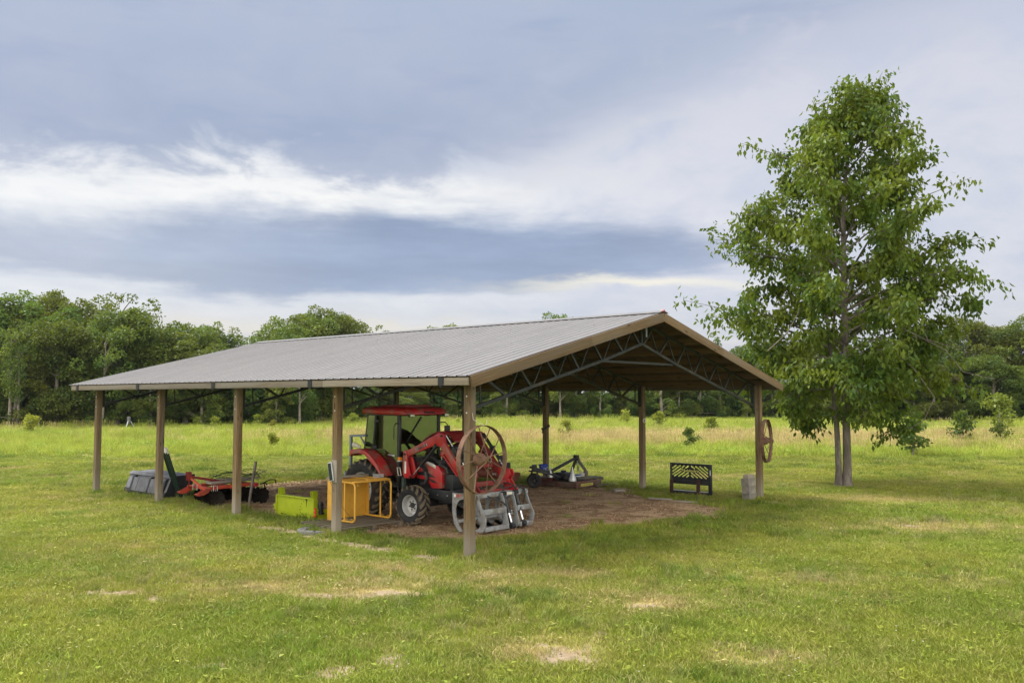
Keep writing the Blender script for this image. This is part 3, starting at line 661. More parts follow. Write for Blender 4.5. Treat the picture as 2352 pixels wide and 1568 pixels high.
def main_tree():
    base = Vector((9.77, 25.2, 0)); r = random.Random(11); nr = np.random.default_rng(11)
    t = thing('broadleaf_tree', 'tall leafy broadleaf tree with two grey trunks standing on the lawn right of the barn', 'tree', base)
    H = [1.3, 2.0, 2.75, 4.0, 5.3, 6.06, 6.6, 7.8, 9.1, 10.4, 11.6, 12.2]
    Lx = [1.3, 2.1, 2.9, 3.3, 3.5, 3.3, 3.7, 3.6, 3.2, 2.1, .8, .1]; Rx = [1.6, 2.8, 3.8, 3.1, 3.6, 4.3, 4.3, 3.4, 3.0, 2.2, 1.7, 1.2]
    def trunk_at(h): return Vector((.018*h+max(0, h-8.5)*.14, .02*h, h)) if h > 0 else Vector((0, 0, h))
    mb = MB(); hs = [-.1, .05, .25, .7, 1.5, 3, 4.5, 6, 7.5, 9, 10.3, 11.4]
    mb.tube([trunk_at(h)+Vector((.02*math.sin(h*2), .02*math.cos(h*1.7), 0)) for h in hs], [.22, .175, .135, .118, .110, .105, .096, .085, .07, .05, .035, .015], 14)
    mb.build('trunk', 'bark', t)
    mb = MB(); p2 = [(-.24, .03, -.1), (-.23, .03, .1), (-.22, .03, .5), (-.23, .05, 1.5), (-.27, .1, 2.8), (-.34, .15, 4.2), (-.46, .2, 5.6), (-.6, .2, 7.2)]
    mb.tube(p2, [.16, .115, .09, .08, .075, .062, .045, .018], 12); mb.build('trunk', 'bark', t)
    br = MB(); P = []; D = []; Sz = []; LV = []
    def leaves_along(a, b, n, spread, lvm):
        for _ in range(n):
            u = r.random(); p = a.lerp(b, u)+Vector((r.gauss(0, spread), r.gauss(0, spread), r.gauss(0, spread)))
            d = Vector((r.gauss(0, .7), r.gauss(0, .7), r.gauss(-.55, .45)))+(b-a).normalized()*.35
            P.append(p); D.append(d); Sz.append(r.uniform(.11, .19)); LV.append(min(1, max(0, lvm+r.gauss(0, .2))))
    nl = 80
    for i in range(nl):
        hh = 1.55+10.5*((i+.5)/nl)**.93; azm = i*2.39996+r.uniform(-.3, .3)
        c = math.cos(azm); rl = np.interp(hh, H, Rx if c > 0 else Lx); other = np.interp(hh, H, np.minimum(Lx, Rx))
        rad = .94*(abs(c)*rl+(1-abs(c))*other)*r.choice([1.1, 1.02, .84, .6, 1.0, .78])
        up_ = .45*rad if hh > 6 else .22*rad
        if hh < 3.2: up_ = -.18*rad
        h0 = max(1.6, hh-up_) if hh > 3.2 else hh-up_+.25
        h0 = min(h0, 11.2)
        use2 = c < -.2 and h0 < 5.5 and r.random() < .5
        s = Vector(p2[5]).lerp(Vector(p2[3]), max(0, min(1, (4.2-h0)/2.7))) if use2 else trunk_at(h0)
        ax = trunk_at(min(hh, 11.3))
        e = Vector((ax.x*.6+c*rad, ax.y*.6+math.sin(azm)*rad, hh)) if hh < 10.5 else Vector((ax.x+c*rad, ax.y+math.sin(azm)*rad*.7, hh))
        m1 = s.lerp(e, .4)+Vector((r.gauss(0, .12), r.gauss(0, .12), .10*rad*(1 if hh > 3.2 else .9)))
        m2 = s.lerp(e, .75)+Vector((r.gauss(0, .15), r.gauss(0, .15), .08*rad))
        br.tube([s, m1, m2, e], [.018+.006*rad, .013+.004*rad, .010, .005], 6)
        lvm = r.choice([.25, .4, .5, .75])
        for k in range(int(6+rad*2.9)):
            u = r.uniform(.25, 1.0); q = m1.lerp(m2, (u-.25)/.5) if u < .75 else m2.lerp(e, (u-.75)/.25)
            off = Vector((r.gauss(0, .38), r.gauss(0, .38), r.gauss(-.10, .30)))*(1.0 if u < .9 else .6)
            z = q+off
            if r.random() < .6: br.tube([q, q.lerp(z, .5)+Vector((0, 0, .05)), z], [.010, .007, .004], 4)
            leaves_along(q.lerp(z, .35), z, r.randint(36, 50), .13, lvm+r.gauss(0, .12))
    # a few long sprigs that stand out from the crown
    for (x, z, x0, z0) in ((-4.6, 5.5, -2.4, 5.0), (-4.1, 5.0, -2.2, 4.7), (-3.0, 10.1, -1.4, 9.6), (3.85, 9.1, 2.3, 8.5), (4.6, 6.1, 3.0, 6.0), (-3.7, 7.0, -2.4, 6.8), (1.3, 12.3, .7, 11.2)):
        s, e = Vector((x0, r.uniform(-.4, .4), z0)), Vector((x, r.uniform(-.4, .4), z)); br.tube([s-(e-s)*.6, s, e], [.03, .015, .005], 5)
        for k in range(5):
            q = s.lerp(e, .35+.65*k/4); leaves_along(q, q+Vector((r.gauss(0, .25), r.gauss(0, .25), r.gauss(0, .22))), 13, .13, .6)
    # bare pale twigs hanging low on the right
    for pts_ in (((.5, -.9, 4.4), (1.4, -1.4, 3.4), (1.9, -1.5, 2.6), (1.6, -1.5, 2.0), (1.2, -1.5, 1.75)), ((1.1, -1.2, 4.6), (2.2, -1.6, 3.9), (2.6, -1.7, 3.3), (3.4, -1.8, 3.1)), ((1.0, -1.0, 5.2), (1.5, -1.5, 4.9), (1.7, -1.6, 4.2), (2.6, -1.7, 3.9)), ((-2.6, -1.2, 3.9), (-2.1, -1.4, 4.4), (-1.7, -1.2, 5.0))):
        br.tube(pts_, [.016, .014, .012, .009, .006][:len(pts_)], 5)
    br.build('branches', 'bark', t)
    P_ = np.array([tuple(p) for p in P]); D_ = np.array([tuple(d) for d in D])
    kp = P_[:, 2] > 1.15
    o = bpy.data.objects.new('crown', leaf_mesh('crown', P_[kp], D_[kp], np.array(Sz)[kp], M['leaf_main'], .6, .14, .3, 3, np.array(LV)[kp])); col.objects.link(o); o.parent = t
    return t
main_tree()

def crown_pts(lobes, per, r, nr, flat=.75):
    P = []; D = []; LV = []
    for (cx, cy, cz, rr) in lobes:
        n = int(per*rr*rr); d = nr.normal(size=(n, 3)); d /= np.linalg.norm(d, axis=1, keepdims=True); d[:, 2] = np.where(d[:, 2] < -.75, -d[:, 2], d[:, 2])
        q = rr*(1-.42*nr.random(n)**1.6)*(1+.22*np.sin(d[:, 0]*5+cx*3)*np.cos(d[:, 1]*6+cy*2))
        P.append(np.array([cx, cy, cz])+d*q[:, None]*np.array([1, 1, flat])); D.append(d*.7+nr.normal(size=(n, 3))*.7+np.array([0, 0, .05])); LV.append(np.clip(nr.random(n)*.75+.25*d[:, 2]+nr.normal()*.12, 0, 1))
    return np.concatenate(P), np.concatenate(D), np.concatenate(LV)
def tree_kind(name, label, seed, shape):
    """one tree 10 m tall: crown of leaf clumps and a trunk with limbs"""
    r = random.Random(seed); nr = np.random.default_rng(seed); lobes = []
    if shape == 'round':
        for i in range(30):
            z = r.uniform(1.2, 8.9); w = 2.6*math.sqrt(max(.05, 1-((z-5.2)/4.6)**2)); a = r.uniform(0, 6.28); d = w*math.sqrt(r.uniform(.2, 1)); lobes.append((d*math.cos(a), d*math.sin(a), z, r.uniform(.8, 1.35)))
    elif shape == 'wide':
        for i in range(40):
            z = r.uniform(2.6, 8.9); w = 4.3*math.sqrt(max(.04, 1-((z-5.2)/4.4)**2)); a = r.uniform(0, 6.28); d = w*math.sqrt(r.uniform(.35, 1)); lobes.append((d*math.cos(a), d*math.sin(a), z, r.uniform(.8, 1.4)))
    elif shape == 'tall':
        for i in range(28):
            z = r.uniform(1.0, 9.4); w = 1.9*(1-((z-4)/6.6)**2 if z > 4 else 1); a = r.uniform(0, 6.28); d = max(0, w)*math.sqrt(r.uniform(.2, 1)); lobes.append((d*math.cos(a), d*math.sin(a), z, r.uniform(.6, 1.05)))
    elif shape == 'spire':
        for i in range(26):
            z = r.uniform(1.0, 9.6); w = 2.1*(1-z/10.2); a = r.uniform(0, 6.28); d = w*math.sqrt(r.uniform(.3, 1)); lobes.append((d*math.cos(a), d*math.sin(a), z, r.uniform(.45, .85)*(1.15-z/16)))
    elif shape == 'open':
        for i in range(22):
            z = r.uniform(3.4, 9.4); w = 2.4*math.sqrt(max(.05, 1-((z-6.2)/3.6)**2)); a = r.uniform(0, 6.28); d = w*math.sqrt(r.uniform(.2, 1)); lobes.append((d*math.cos(a), d*math.sin(a), z, r.uniform(.55, .95)))
    lobes = [(cx+r.gauss(0, .5), cy+r.gauss(0, .5), cz+r.gauss(0, .35), rr*r.uniform(.5, .95)) for (cx, cy, cz, rr) in lobes for _ in (0, 1)]
    P, D, LV = crown_pts(lobes, 520 if shape != 'open' else 300, r, nr, .85)
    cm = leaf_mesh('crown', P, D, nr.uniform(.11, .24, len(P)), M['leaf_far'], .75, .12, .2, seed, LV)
    mb = MB(); mb.tube([(0, 0, -.2), (0, 0, .6), (r.uniform(-.15, .15), r.uniform(-.1, .1), 4), (r.uniform(-.3, .3), r.uniform(-.2, .2), 8.4)], [.26, .19, .13, .03], 8)
    for (cx, cy, cz, rr) in lobes[::5]:
        h = max(1.2, cz-.6*math.hypot(cx, cy)-.3); mb.tube([(0, 0, h), (cx*.55, cy*.55, (h+cz)/2+.15), (cx, cy, cz)], [.06, .04, .015], 5)
    root = thing(name, label, 'tree'); mb.build('trunk', 'forestbark', root)
    o = bpy.data.objects.new('crown', cm); col.objects.link(o); o.parent = root
    return root
KINDS = [('round', 'rounded'), ('wide', 'wide spreading'), ('tall', 'tall slender'), ('spire', 'pointed'), ('open', 'thin open'), ('round', 'bushy'), ('wide', 'domed'), ('tall', 'narrow')]
protos = []
for i, (sh, ad) in enumerate(KINDS): protos.append(tree_kind('forest_tree', ad, 100+i, sh))
used = set(); FG = 'trees along the edge of the woods'
def where_px(px):
    for lim, w in ((290, 'at the far left'), (560, 'behind the left end of the roof'), (800, 'over the left roof slope'), (1090, 'above the red tractor'), (1420, 'behind the red tractor cab'),
                   (1640, 'behind the middle of the open barn'), (1950, 'behind the barn right of its middle'), (2290, 'behind the right half of the barn'), (2560, 'behind the big lawn tree'), (2830, 'right of the big lawn tree')):
        if px < lim: return w
    return 'at the far right'
def depth_at(px): return float(np.interp(px, [-900, 0, 850, 1150, 2300, 2700, 3200, 4200], [66, 70, 73, 92, 92, 84, 82, 82]))
def far_tree(px, top, k, row, extra=0.0, wid=1.0):
    Yd = depth_at(px)+extra; X_ = (px-1536)/2569.65*Yd
    h = 2.6-(top-1192)/2569.65*Yd; h = max(2.5, h)
    if k in used: o = copy_tree(protos[k])
    else: o = protos[k]; used.add(k)
    s = h/(9.7 if KINDS[k][0] != 'wide' else 9.6)
    o.location = (X_, Yd, -.1); o.scale = (s*wid, s*wid, s); o.rotation_euler = (0, 0, random.uniform(0, 6.28))
    tag(o, f"{KINDS[k][1].split()[0]} tree in the {'front' if row == 0 else 'back'} of the woods {where_px(px)}", 'tree', FG)
    return o
D_ = 1.30612
hero = [(-60, 690, 0), (8, 693, 2), (62, 684, 5), (128, 678, 2), (168, 700, 5), (200, 708, 7), (266, 672, 4), (300, 706, 6), (362, 710, 1), (418, 738, 6), (446, 762, 5), (495, 750, 3), (527, 775, 2), (574, 758, 4), (612, 772, 7), (655, 738, 5),
        (706, 702, 0), (752, 712, 5), (795, 732, 2), (872, 757, 3), (930, 790, 0), (985, 790, 5), (1035, 738, 0), (1100, 800, 2), (1180, 800, 5), (1285, 726, 5), (1360, 800, 0), (1450, 790, 2), (1540, 790, 5), (1640, 772, 3), (1700, 782, 0), (1760, 790, 5), (1840, 800, 2),
        (1930, 790, 0), (2020, 780, 5), (2090, 765, 2), (2150, 752, 0), (2205, 731, 5), (2258, 746, 2), (2312, 741, 0), (2362, 732, 5), (2420, 740, 0)]
for (x, y, k) in hero: far_tree(x*D_, y*D_, k, 1, random.uniform(2, 7), random.uniform(.95, 1.2))
for (x_, y_, k_) in ((26, 735, 4), (46, 770, 4), (238, 742, 4), (690, 790, 4), (1287, 800, 4)): far_tree(x_*D_, y_*D_, k_, 0, -2.2, .8)
r_ = random.Random(5); x = -90
skx = [h[0] for h in hero]; sky_ = [h[1] for h in hero]
while x < 2430:
    s0 = float(np.interp(x, skx, sky_)); bot = 972
    far_tree(x*D_, (s0+(bot-s0)*r_.choice([.12, .25, .4, .55, .66])*r_.uniform(.8, 1.2))*D_, r_.choice([0, 2, 5, 3, 0, 7, 3, 2]), 0, r_.uniform(-2.2, 2.5), r_.uniform(1.0, 1.6))
    x += r_.uniform(34, 62)
# dark tangle under and behind the trees: one mass nobody could count
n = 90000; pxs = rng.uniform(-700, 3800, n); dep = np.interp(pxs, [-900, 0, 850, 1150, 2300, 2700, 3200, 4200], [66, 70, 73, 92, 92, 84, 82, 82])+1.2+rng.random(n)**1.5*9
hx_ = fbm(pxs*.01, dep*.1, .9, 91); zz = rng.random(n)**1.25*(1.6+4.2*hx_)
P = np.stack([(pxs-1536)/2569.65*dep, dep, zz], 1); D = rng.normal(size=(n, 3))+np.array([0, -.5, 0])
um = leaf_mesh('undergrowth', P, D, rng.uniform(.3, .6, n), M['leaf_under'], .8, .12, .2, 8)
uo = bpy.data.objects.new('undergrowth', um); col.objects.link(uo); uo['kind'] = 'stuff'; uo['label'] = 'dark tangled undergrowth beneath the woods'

# saplings and bushes standing in the field
def bush(px, py, hpx, wpx, label, mat='leaf_pale', stem=True, name='sapling', gap=.0):
    Yd = 2.6*2569.65/(py-1192.0); X_ = (px-1536)/2569.65*Yd; h = hpx*Yd/2569.65; w = wpx*Yd/2569.65
    nr = np.random.default_rng(int(px)); r = random.Random(int(px)); lobes = []
    for i in range(16):
        u = r.random(); z = h*(.2+.72*u); wr = .5*w*math.sqrt(max(.08, 1-(2*u-.8)**2*.8)); a = r.uniform(0, 6.28); d = wr*r.uniform(.1, .75)
        lobes.append((d*math.cos(a), d*math.sin(a), z, r.uniform(.11, .26)*max(h, w)*.9))
    P, D, LV = crown_pts(lobes, 1.0, r, nr) if False else (None, None, None)
    Ps = []; Ds = []; Ls = []
    for (cx, cy, cz, rr) in lobes:
        n = 52; d = nr.normal(size=(n, 3)); d /= np.linalg.norm(d, axis=1, keepdims=True)
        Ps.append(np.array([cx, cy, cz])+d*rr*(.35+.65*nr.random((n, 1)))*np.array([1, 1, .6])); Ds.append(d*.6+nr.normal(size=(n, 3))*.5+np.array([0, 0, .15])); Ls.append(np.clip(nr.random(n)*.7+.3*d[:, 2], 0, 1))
    P, D, LV = np.concatenate(Ps), np.concatenate(Ds), np.concatenate(Ls); kp = P[:, 2] > .05
    root = thing(name, label, 'sapling' if name == 'sapling' else 'bush', (X_, Yd, 0), 0, 'young trees and bushes in the field')
    mb = MB(); mb.tube([(0, 0, -.05), (.02, 0, h*.4), (0, .02, h*.85)], [.028*h, .02*h, .006], 6)
    for (cx, cy, cz, rr) in lobes[::2]: mb.tube([(0, 0, cz*.6), (cx, cy, cz)], [.010*h, .004], 4)
    mb.build('trunk', 'forestbark', root)
    o = bpy.data.objects.new('crown', leaf_mesh('crown', P[kp], D[kp], nr.uniform(.05, .10, int(kp.sum()))*max(h, 1.0)*1.15, M[mat], .7, .12, .15, int(px), LV[kp])); col.objects.link(o); o.parent = root
bush(98, 1305, 66, 70, 'spiky yellow green sapling in the field at the far left', 'leaf_pale')
bush(596, 1288, 40, 34, 'small yellow green bush by the woods left of two seen between barn posts')
bush(650, 1288, 40, 46, 'small round yellow green bush by the woods right of two between barn posts')
bush(775, 1285, 44, 44, 'little yellow green sapling by the woods, just right of the third barn post')
bush(822, 1292, 34, 40, 'low pale bush in the field before the fourth barn post')
bush(820, 1345, 52, 40, 'loose green weedy bush in the meadow left of the tractor', name='bush')
bush(1058, 1282, 44, 58, 'yellow green bush at the woods behind the tractor cab')
bush(1376, 1280, 26, 24, 'small yellow green sapling just left of the front corner post')
bush(1700, 1322, 62, 74, 'loose yellow green sapling in the meadow behind the red mower')
bush(1870, 1276, 48, 62, 'bright yellow green sapling at the woods left of the ring post')
bush(1975, 1290, 58, 50, 'yellow sapling in the meadow right of the ring post')
bush(2066, 1345, 64, 62, 'dark green sapling on a thin stem beside the striped frame', 'leaf_far')
bush(2130, 1306, 60, 56, 'pale sapling in the meadow above the striped frame')
bush(2360, 1275, 62, 66, 'pale bush at the woods just right of the barn corner')
bush(2440, 1310, 62, 64, 'green sapling in the meadow left of the big tree trunk', 'leaf_far')
bush(2732, 1366, 118, 104, 'dense dark green bush under the right side of the big tree', 'leaf_far', name='bush')
bush(2880, 1330, 100, 84, 'green young tree in the meadow right of the big tree', 'leaf_far')
bush(2992, 1295, 112, 132, 'large yellow green bushy tree before the woods at right')
bush(2996, 1330, 66, 66, 'small green sapling before the large yellow bush', 'leaf_far')

# ------------------------------------------------------------------ open pole barn
BAY, WD = 3.5122, 10.6218; OE, OG, OGF = .4475, .4414, .6191; SL = (4.3741-2.9552)/(WD/2+OE)
def zr(b): return 2.9552+SL*((b if b <= WD/2 else WD-b)+OE)      # top of the sheet
LEN0, LEN1 = -OG, 4*BAY+OGF
barn = thing('pole_barn', 'open wooden pole barn with a low grey ribbed metal roof', 'barn', S0, YAW)
r3 = random.Random(3)
for row, b in enumerate((0.0, WD)):
    for i in range(5):
        mb = MB(); mb.bb(-.07, .07, -.07, .07, -.25, zr(0)-.15)
        o = mb.build('post', 'post' if (row == 0 or i == 0) else 'post_in', barn, bevel=.006, loc=(b, i*BAY, 0)); o.rotation_euler = (r3.uniform(-.004, .004), r3.uniform(-.004, .004), 0)
        for z_ in (2.35, 2.62): MB().cyl((-.078 if row == 0 else .06, 0, z_), (-.06 if row == 0 else .078, 0, z_), .014, 8).build('bolt', 'silver', o)
roof = None
rib = .2286
for side in (0, 1):
    mb = MB(); prof = []
    y = LEN0
    while y < LEN1-.01:
        prof += [(y, 0), (y+.013, .014), (y+.032, .014), (y+.045, 0), (y+.107, .0), (y+.113, .003), (y+.125, .003), (y+.131, 0), (y+.17, 0), (y+.176, .003), (y+.188, .003), (y+.194, 0)]; y += rib
    prof.append((LEN1, 0)); n = len(prof)
    bs = [-OE-.05, 0, 1.5, 3, 4.5, WD/2-.02] if side == 0 else [WD+OE+.05, WD, WD-1.5, WD-3, WD-4.5, WD/2+.02]
    vs = []
    for b_ in bs:
        zb = 2.9552+SL*((b_ if side == 0 else WD-b_)+OE)
        sag = .012*math.sin(b_*1.3)
        vs += [(b_, y_, zb+h_+sag*.3) for y_, h_ in prof]
    fs = [(i*n+k, i*n+k+1, (i+1)*n+k+1, (i+1)*n+k) for i in range(len(bs)-1) for k in range(n-1)]
    mb.add(vs, fs)
    lo = [(p[0], p[1], p[2]-.004-(.0)) for p in vs]; mb.add([(x_, y_, z_) for x_, y_, z_ in lo], [f[::-1] for f in fs])
    o = mb.build('roof_sheet', 'roof', barn, angle=20)
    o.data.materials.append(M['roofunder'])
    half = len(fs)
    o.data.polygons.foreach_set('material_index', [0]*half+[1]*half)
mb = MB()
mb.prism([(-.18, -.035), (0, .018), (.18, -.035), (.18, -.029), (0, .026), (-.18, -.029)], lambda u, v: (WD/2+u, LEN0-.03, 4.3741+.015+v), lambda u, v: (WD/2+u, LEN1+.03, 4.3741+.015+v))
mb.build('ridge_cap', 'roof', barn)
mb = MB(); mb.prism([(-.05, -.02), (0, .035), (.05, -.02)], lambda u, v: (WD/2+u, LEN0-.032, 4.40+v), lambda u, v: (WD/2+u, LEN0+.05, 4.40+v)); mb.build('ridge_end', 'dred', barn)
for b_ in (-OE-.02, WD+OE+.02):
    for k in range(4):
        y0 = LEN0+.02+k*(LEN1-LEN0)/4; y1 = LEN0+.02+(k+1)*(LEN1-LEN0)/4-.006
        mb = MB(); mb.bb(-.019, .019, -(y1-y0)/2, (y1-y0)/2, -.062, .062); mb.build('eave_board', 'fascia', barn, bevel=.003, loc=(b_, (y0+y1)/2, 2.9552-.098))
for i in range(5):
    mb = MB(); yy = i*BAY+.22 if i else .18
    mb.bb(-OE-.055, -OE-.036, yy-.06, yy+.06, 2.80, 2.92); mb.bb(-OE-.055, -OE+.25, yy-.02, yy+.02, 2.765, 2.79); mb.build('bracket', 'bracket', barn)
for yb in (LEN0-.02, LEN1+.02):
    for sgn in (0, 1):
        ends = [(-OE, 2.9552), (2.75, zr(2.75)), (WD/2, 4.3741)]
        for (b0_, z0_), (b1_, z1_) in zip(ends[:-1], ends[1:]):
            if sgn: b0_, b1_ = WD-b0_, WD-b1_
            mb = MB(); L_ = math.hypot(b1_-b0_, z1_-z0_)-.003; mb.bb(-L_/2, L_/2, -.019, .019, -.09, .09)
            o = mb.build('barge_board', 'barge', barn, bevel=.003, loc=((b0_+b1_)/2, yb, (z0_+z1_)/2-.105)); o.rotation_euler = (0, -math.atan2(z1_-z0_, b1_-b0_), 0)
# purlins on edge, from gable to gable, butted over the trusses
for side in (0, 1):
    for k in range(8):
        q = -.1+k*.735; b_ = q if side == 0 else WD-q; ztop = zr(b_)-.012
        mb = MB(); mb.bb(-.019, .019, LEN0+.02, LEN1-.02, -.14, 0)
        mb.build('purlin', 'purlin', barn, loc=(b_, 0, ztop))
# steel scissor trusses at each pair of posts
def truss_z_top(b): return zr(b)-.165
LOWP = [(.07, 2.40), (3.87, 3.33), (WD/2, 3.735)]
def truss_z_bot(b):
    q = b if b <= WD/2 else WD-b
    return float(np.interp(q, [p[0] for p in LOWP], [p[1] for p in LOWP]))
for i in range(5):
    yy = i*BAY+(.10 if i == 0 else (.0 if i < 4 else -.0)); tr = bpy.data.objects.new('truss', None); tr.empty_display_size = .2; col.objects.link(tr); tr.parent = barn; tr.location = (0, yy, 0)
    mb = MB(); w = .055
    for s_ in (0, 1):
        f_ = (lambda b_: b_) if s_ == 0 else (lambda b_: WD-b_)
        mb.bar((f_(-.28), 0, truss_z_top(-.28)), (f_(WD/2), 0, truss_z_top(WD/2)), .056, .056)
    mb.build('top_chord', 'truss', tr)
    mb = MB()
    for s_ in (0, 1):
        f_ = (lambda b_: b_) if s_ == 0 else (lambda b_: WD-b_)
        for (p0, q0), (p1, q1) in zip(LOWP[:-1], LOWP[1:]): mb.bar((f_(p0), 0, q0), (f_(p1), 0, q1), .056, .056)
        mb.bb(f_(.075), f_(.135), -.04, .04, 2.34, truss_z_top(.1))
    mb.build('bottom_chord', 'truss', tr)
    mb = MB(); mb.bar((3.87, .035, 3.33), (WD-3.87, .035, 3.33), .04, .045); mb.build('tie', 'truss', tr)
    mb = MB(); nodes = [.30, 1.0, 1.67, 2.4, 3.1, 3.87, 4.6, 5.24]; tops = [.36, 1.28, 2.02, 2.75, 3.5, 4.2, 4.87]
    for s_ in (0, 1):
        f_ = (lambda b_: b_) if s_ == 0 else (lambda b_: WD-b_)
        for a_, t_ in zip(nodes[1:], tops): mb.bar((f_(a_), 0, truss_z_bot(a_)), (f_(t_-.02), 0, truss_z_top(t_)), .042, .042)
        for a_, t_ in zip(nodes[:-1], [.33]+[q+.42 for q in nodes[1:-1]]): mb.bar((f_(a_+.05), 0, truss_z_bot(a_+.05)), (f_(t_ if t_ > a_ else a_+.15), 0, truss_z_top(t_)), .024, .024)
    mb.bar((WD/2, 0, 3.73), (WD/2, 0, truss_z_top(WD/2)), .056, .056)
    mb.build('lattice', 'truss', tr)
mb = MB(); mb.box((WD/2+.05, .0, 3.98), (.05, .02, .2)); mb.build('blue_tag', 'bluegrey', barn)

# ------------------------------------------------------------------ iron wheels hung on the corner posts
def iron_wheel(loc, rz, label, tilt=0.0):
    t = thing('iron_wheel', label, 'wheel', loc, rz, 'old iron wagon wheels hung on the barn posts'); t.rotation_euler = (tilt, 0, rz)
    mb = MB(); n = 64; R0_ = .555; prof = [(R0_, -.045), (R0_, .045), (R0_-.012, .045), (R0_-.014, .0), (R0_-.012, -.045), (R0_, -.045)]
    mb.lathe(prof, (0, 0, 0), (0, 1, 0), n); mb.build('rim', 'rust', t)
    hb = MB(); hb.lathe([(.0, .13), (.095, .13), (.10, .02), (.085, -.02), (.05, -.05), (.045, -.17), (.032, -.17), (.03, -.10)], (0, 0, 0), (0, 1, 0), 24); hb.build('hub', 'rust', t)
    for k in range(12):
        a = 2*math.pi*k/12+.12; yo = -.13 if k % 2 else .085; mb = MB()
        c, s = math.cos(a), math.sin(a); a2 = a+.05
        mb.tube([(.05*c, yo, .05*s), (.55*math.cos(a2), 0, .55*math.sin(a2))], .0095, 6); mb.build('spoke', 'rust', t)
    rv = MB()
    for k in range(12):
        a = 2*math.pi*k/12+.17; rv.cyl((.55*math.cos(a), .02, .55*math.sin(a)), (.561*math.cos(a), .02, .561*math.sin(a)), .011, 6)
    rv.build('rivet', 'forkbrown', t)
    return t
iron_wheel(SP(.05, -.235, 1.598), YAW, 'big rusty spoked iron wheel hung on the near front corner post')
iron_wheel(SP(WD+.20, -.12, 1.49), YAW+R(13), 'rusty spoked iron wheel seen nearly edge on, hung on the right corner post')
def hook(b, a, z, label, rz):
    mb = MB(); mb.tube([(0, 0, .17), (0, -.02, .06), (.09, -.10, 0), (.14, -.15, -.04), (.17, -.16, .0), (.18, -.15, .05)], .0045, 6)
    o = mb.build('wire_hook', 'hookwire', None, loc=SP(b, a, z), rz=rz); tag(o, label, 'hook', 'bent wire hooks holding the iron wheels')
hook(-.02, -.075, 2.18, 'bent white wire hook above the big iron wheel on the near post', YAW)
hook(WD+.075, -.02, 2.07, 'small bent hook above the edge on iron wheel on the right post', YAW+R(60))

# ring and clamp on the far posts
mb = MB(); mb.tube([(.055*math.cos(2*math.pi*k/20), -.005, .055*math.sin(2*math.pi*k/20)) for k in range(20)], .016, 8, closed=True)
o = mb.build('ring', 'milk', None, loc=SP(WD-.02, BAY-.085, 1.95), rz=YAW); tag(o, 'small white ring fixed on the inner right post', 'ring')
t = thing('clamp', 'dark iron clamp sticking out of the post behind the mower', 'clamp', SP(WD-.12, 2*BAY-.08, 1.63), YAW)
mb = MB(); mb.bar((.12, -.02, .08), (-.14, -.02, -.02), .05, .05); mb.bar((.14, -.02, .05), (.14, -.02, .14), .05, .05); mb.build('bar', 'darksteel', t)
mb = MB(); mb.bar((-.14, -.02, -.02), (-.20, -.02, .03), .03, .05); mb.bar((-.12, -.02, -.02), (-.16, -.02, -.12), .03, .05); mb.build('jaw', 'darksteel', t)

# ------------------------------------------------------------------ solar lamp and its board on the second post
o = MB().box((0, 0, 0), (.02, .16, .42)).build('backing_board', 'oldwood', None, bevel=.004, loc=SP(-.085, BAY-.02, 1.21), rz=YAW); tag(o, 'pale wooden board leaning on the post behind the solar panel', 'board')
t = thing('solar_panel', 'small solar panel leaning on the second post', 'solar panel', SP(-.125, BAY+.03, 1.20), YAW); t.rotation_euler = (R(-12), 0, YAW)
mb = MB(); mb.box((0, 0, 0), (.022, .125, .36)); mb.build('frame', 'silver', t, bevel=.01)
mb = MB(); mb.box((-.012, 0, 0), (.004, .095, .32)); mb.build('cell', 'solar', t)
mb = MB(); mb.tube([tuple(SP(-.12, BAY+.05, 1.02)), tuple(SP(-.09, BAY-.02, .85)), tuple(SP(.10, BAY+.1, .62)), tuple(SP(.5, 3.75, .28)), tuple(SP(.76, 3.84, .14))], .004, 5)
o = mb.build('cable', 'rust', None); tag(o, 'thin brown cable hanging from the solar panel to the yellow cage', 'cable')

# ------------------------------------------------------------------ pallet, yellow cage and what lies on it
PL = SP(.16, 3.50)
t = thing('pallet', 'weathered wooden pallet under the yellow cage', 'pallet', PL, YAW)
for k in range(8):
    mb = MB(); mb.bb(-.0, 1.5, -.042, .042, .085, .105); mb.build('slat', 'pallet', t, bevel=.002, loc=(0, .07+k*.185, 0))
for k in range(3):
    mb = MB(); mb.bb(0, .09, .0, 1.42, -.02, .085); mb.build('runner', 'pallet', t, bevel=.003, loc=(.02+k*.70, 0, 0))
t = thing('yellow_cage', 'yellow tubular steel cage with a solid back panel standing on a pallet', 'cage', SP(.72, 3.86, .105), YAW)
w, dpt, h = .93, .86, .81; rt = .0205
def loop(x_):
    P_ = [(x_, dpt, .02), (x_, .09, .02)]+[(x_, .09-.08*math.sin(a), .10-.08*math.cos(a)) for a in (R(30), R(60), R(90))]+[(x_, .01, h-.10)]+[(x_, .09-.08*math.cos(a), h-.1+.08*math.sin(a)) for a in (R(0), R(45), R(90))]+[(x_, dpt, h)]
    return P_
for x_ in (0.0, w):
    mb = MB(); mb.tube(loop(x_), rt, 10); mb.build('side_tube', 'yellow', t)
    mb = MB(); mb.tube([(x_, .34, .02), (x_, .34, h)], rt*.9, 10); mb.build('upright', 'yellow', t)
mb = MB(); mb.tube([(0, .09, h), (0.02, .035, h), (.08, .012, h), (w-.08, .012, h), (w-.02, .035, h), (w, .09, h)], rt, 10); mb.build('front_tube', 'yellow', t)
mb = MB(); mb.bb(-.03, w+.03, dpt, dpt+.012, .0, h); mb.bb(-.03, -.018, dpt-.17, dpt, 0, h); mb.bb(w+.018, w+.03, dpt-.12, dpt, 0, h); mb.build('back_panel', 'yellow', t, bevel=.003)
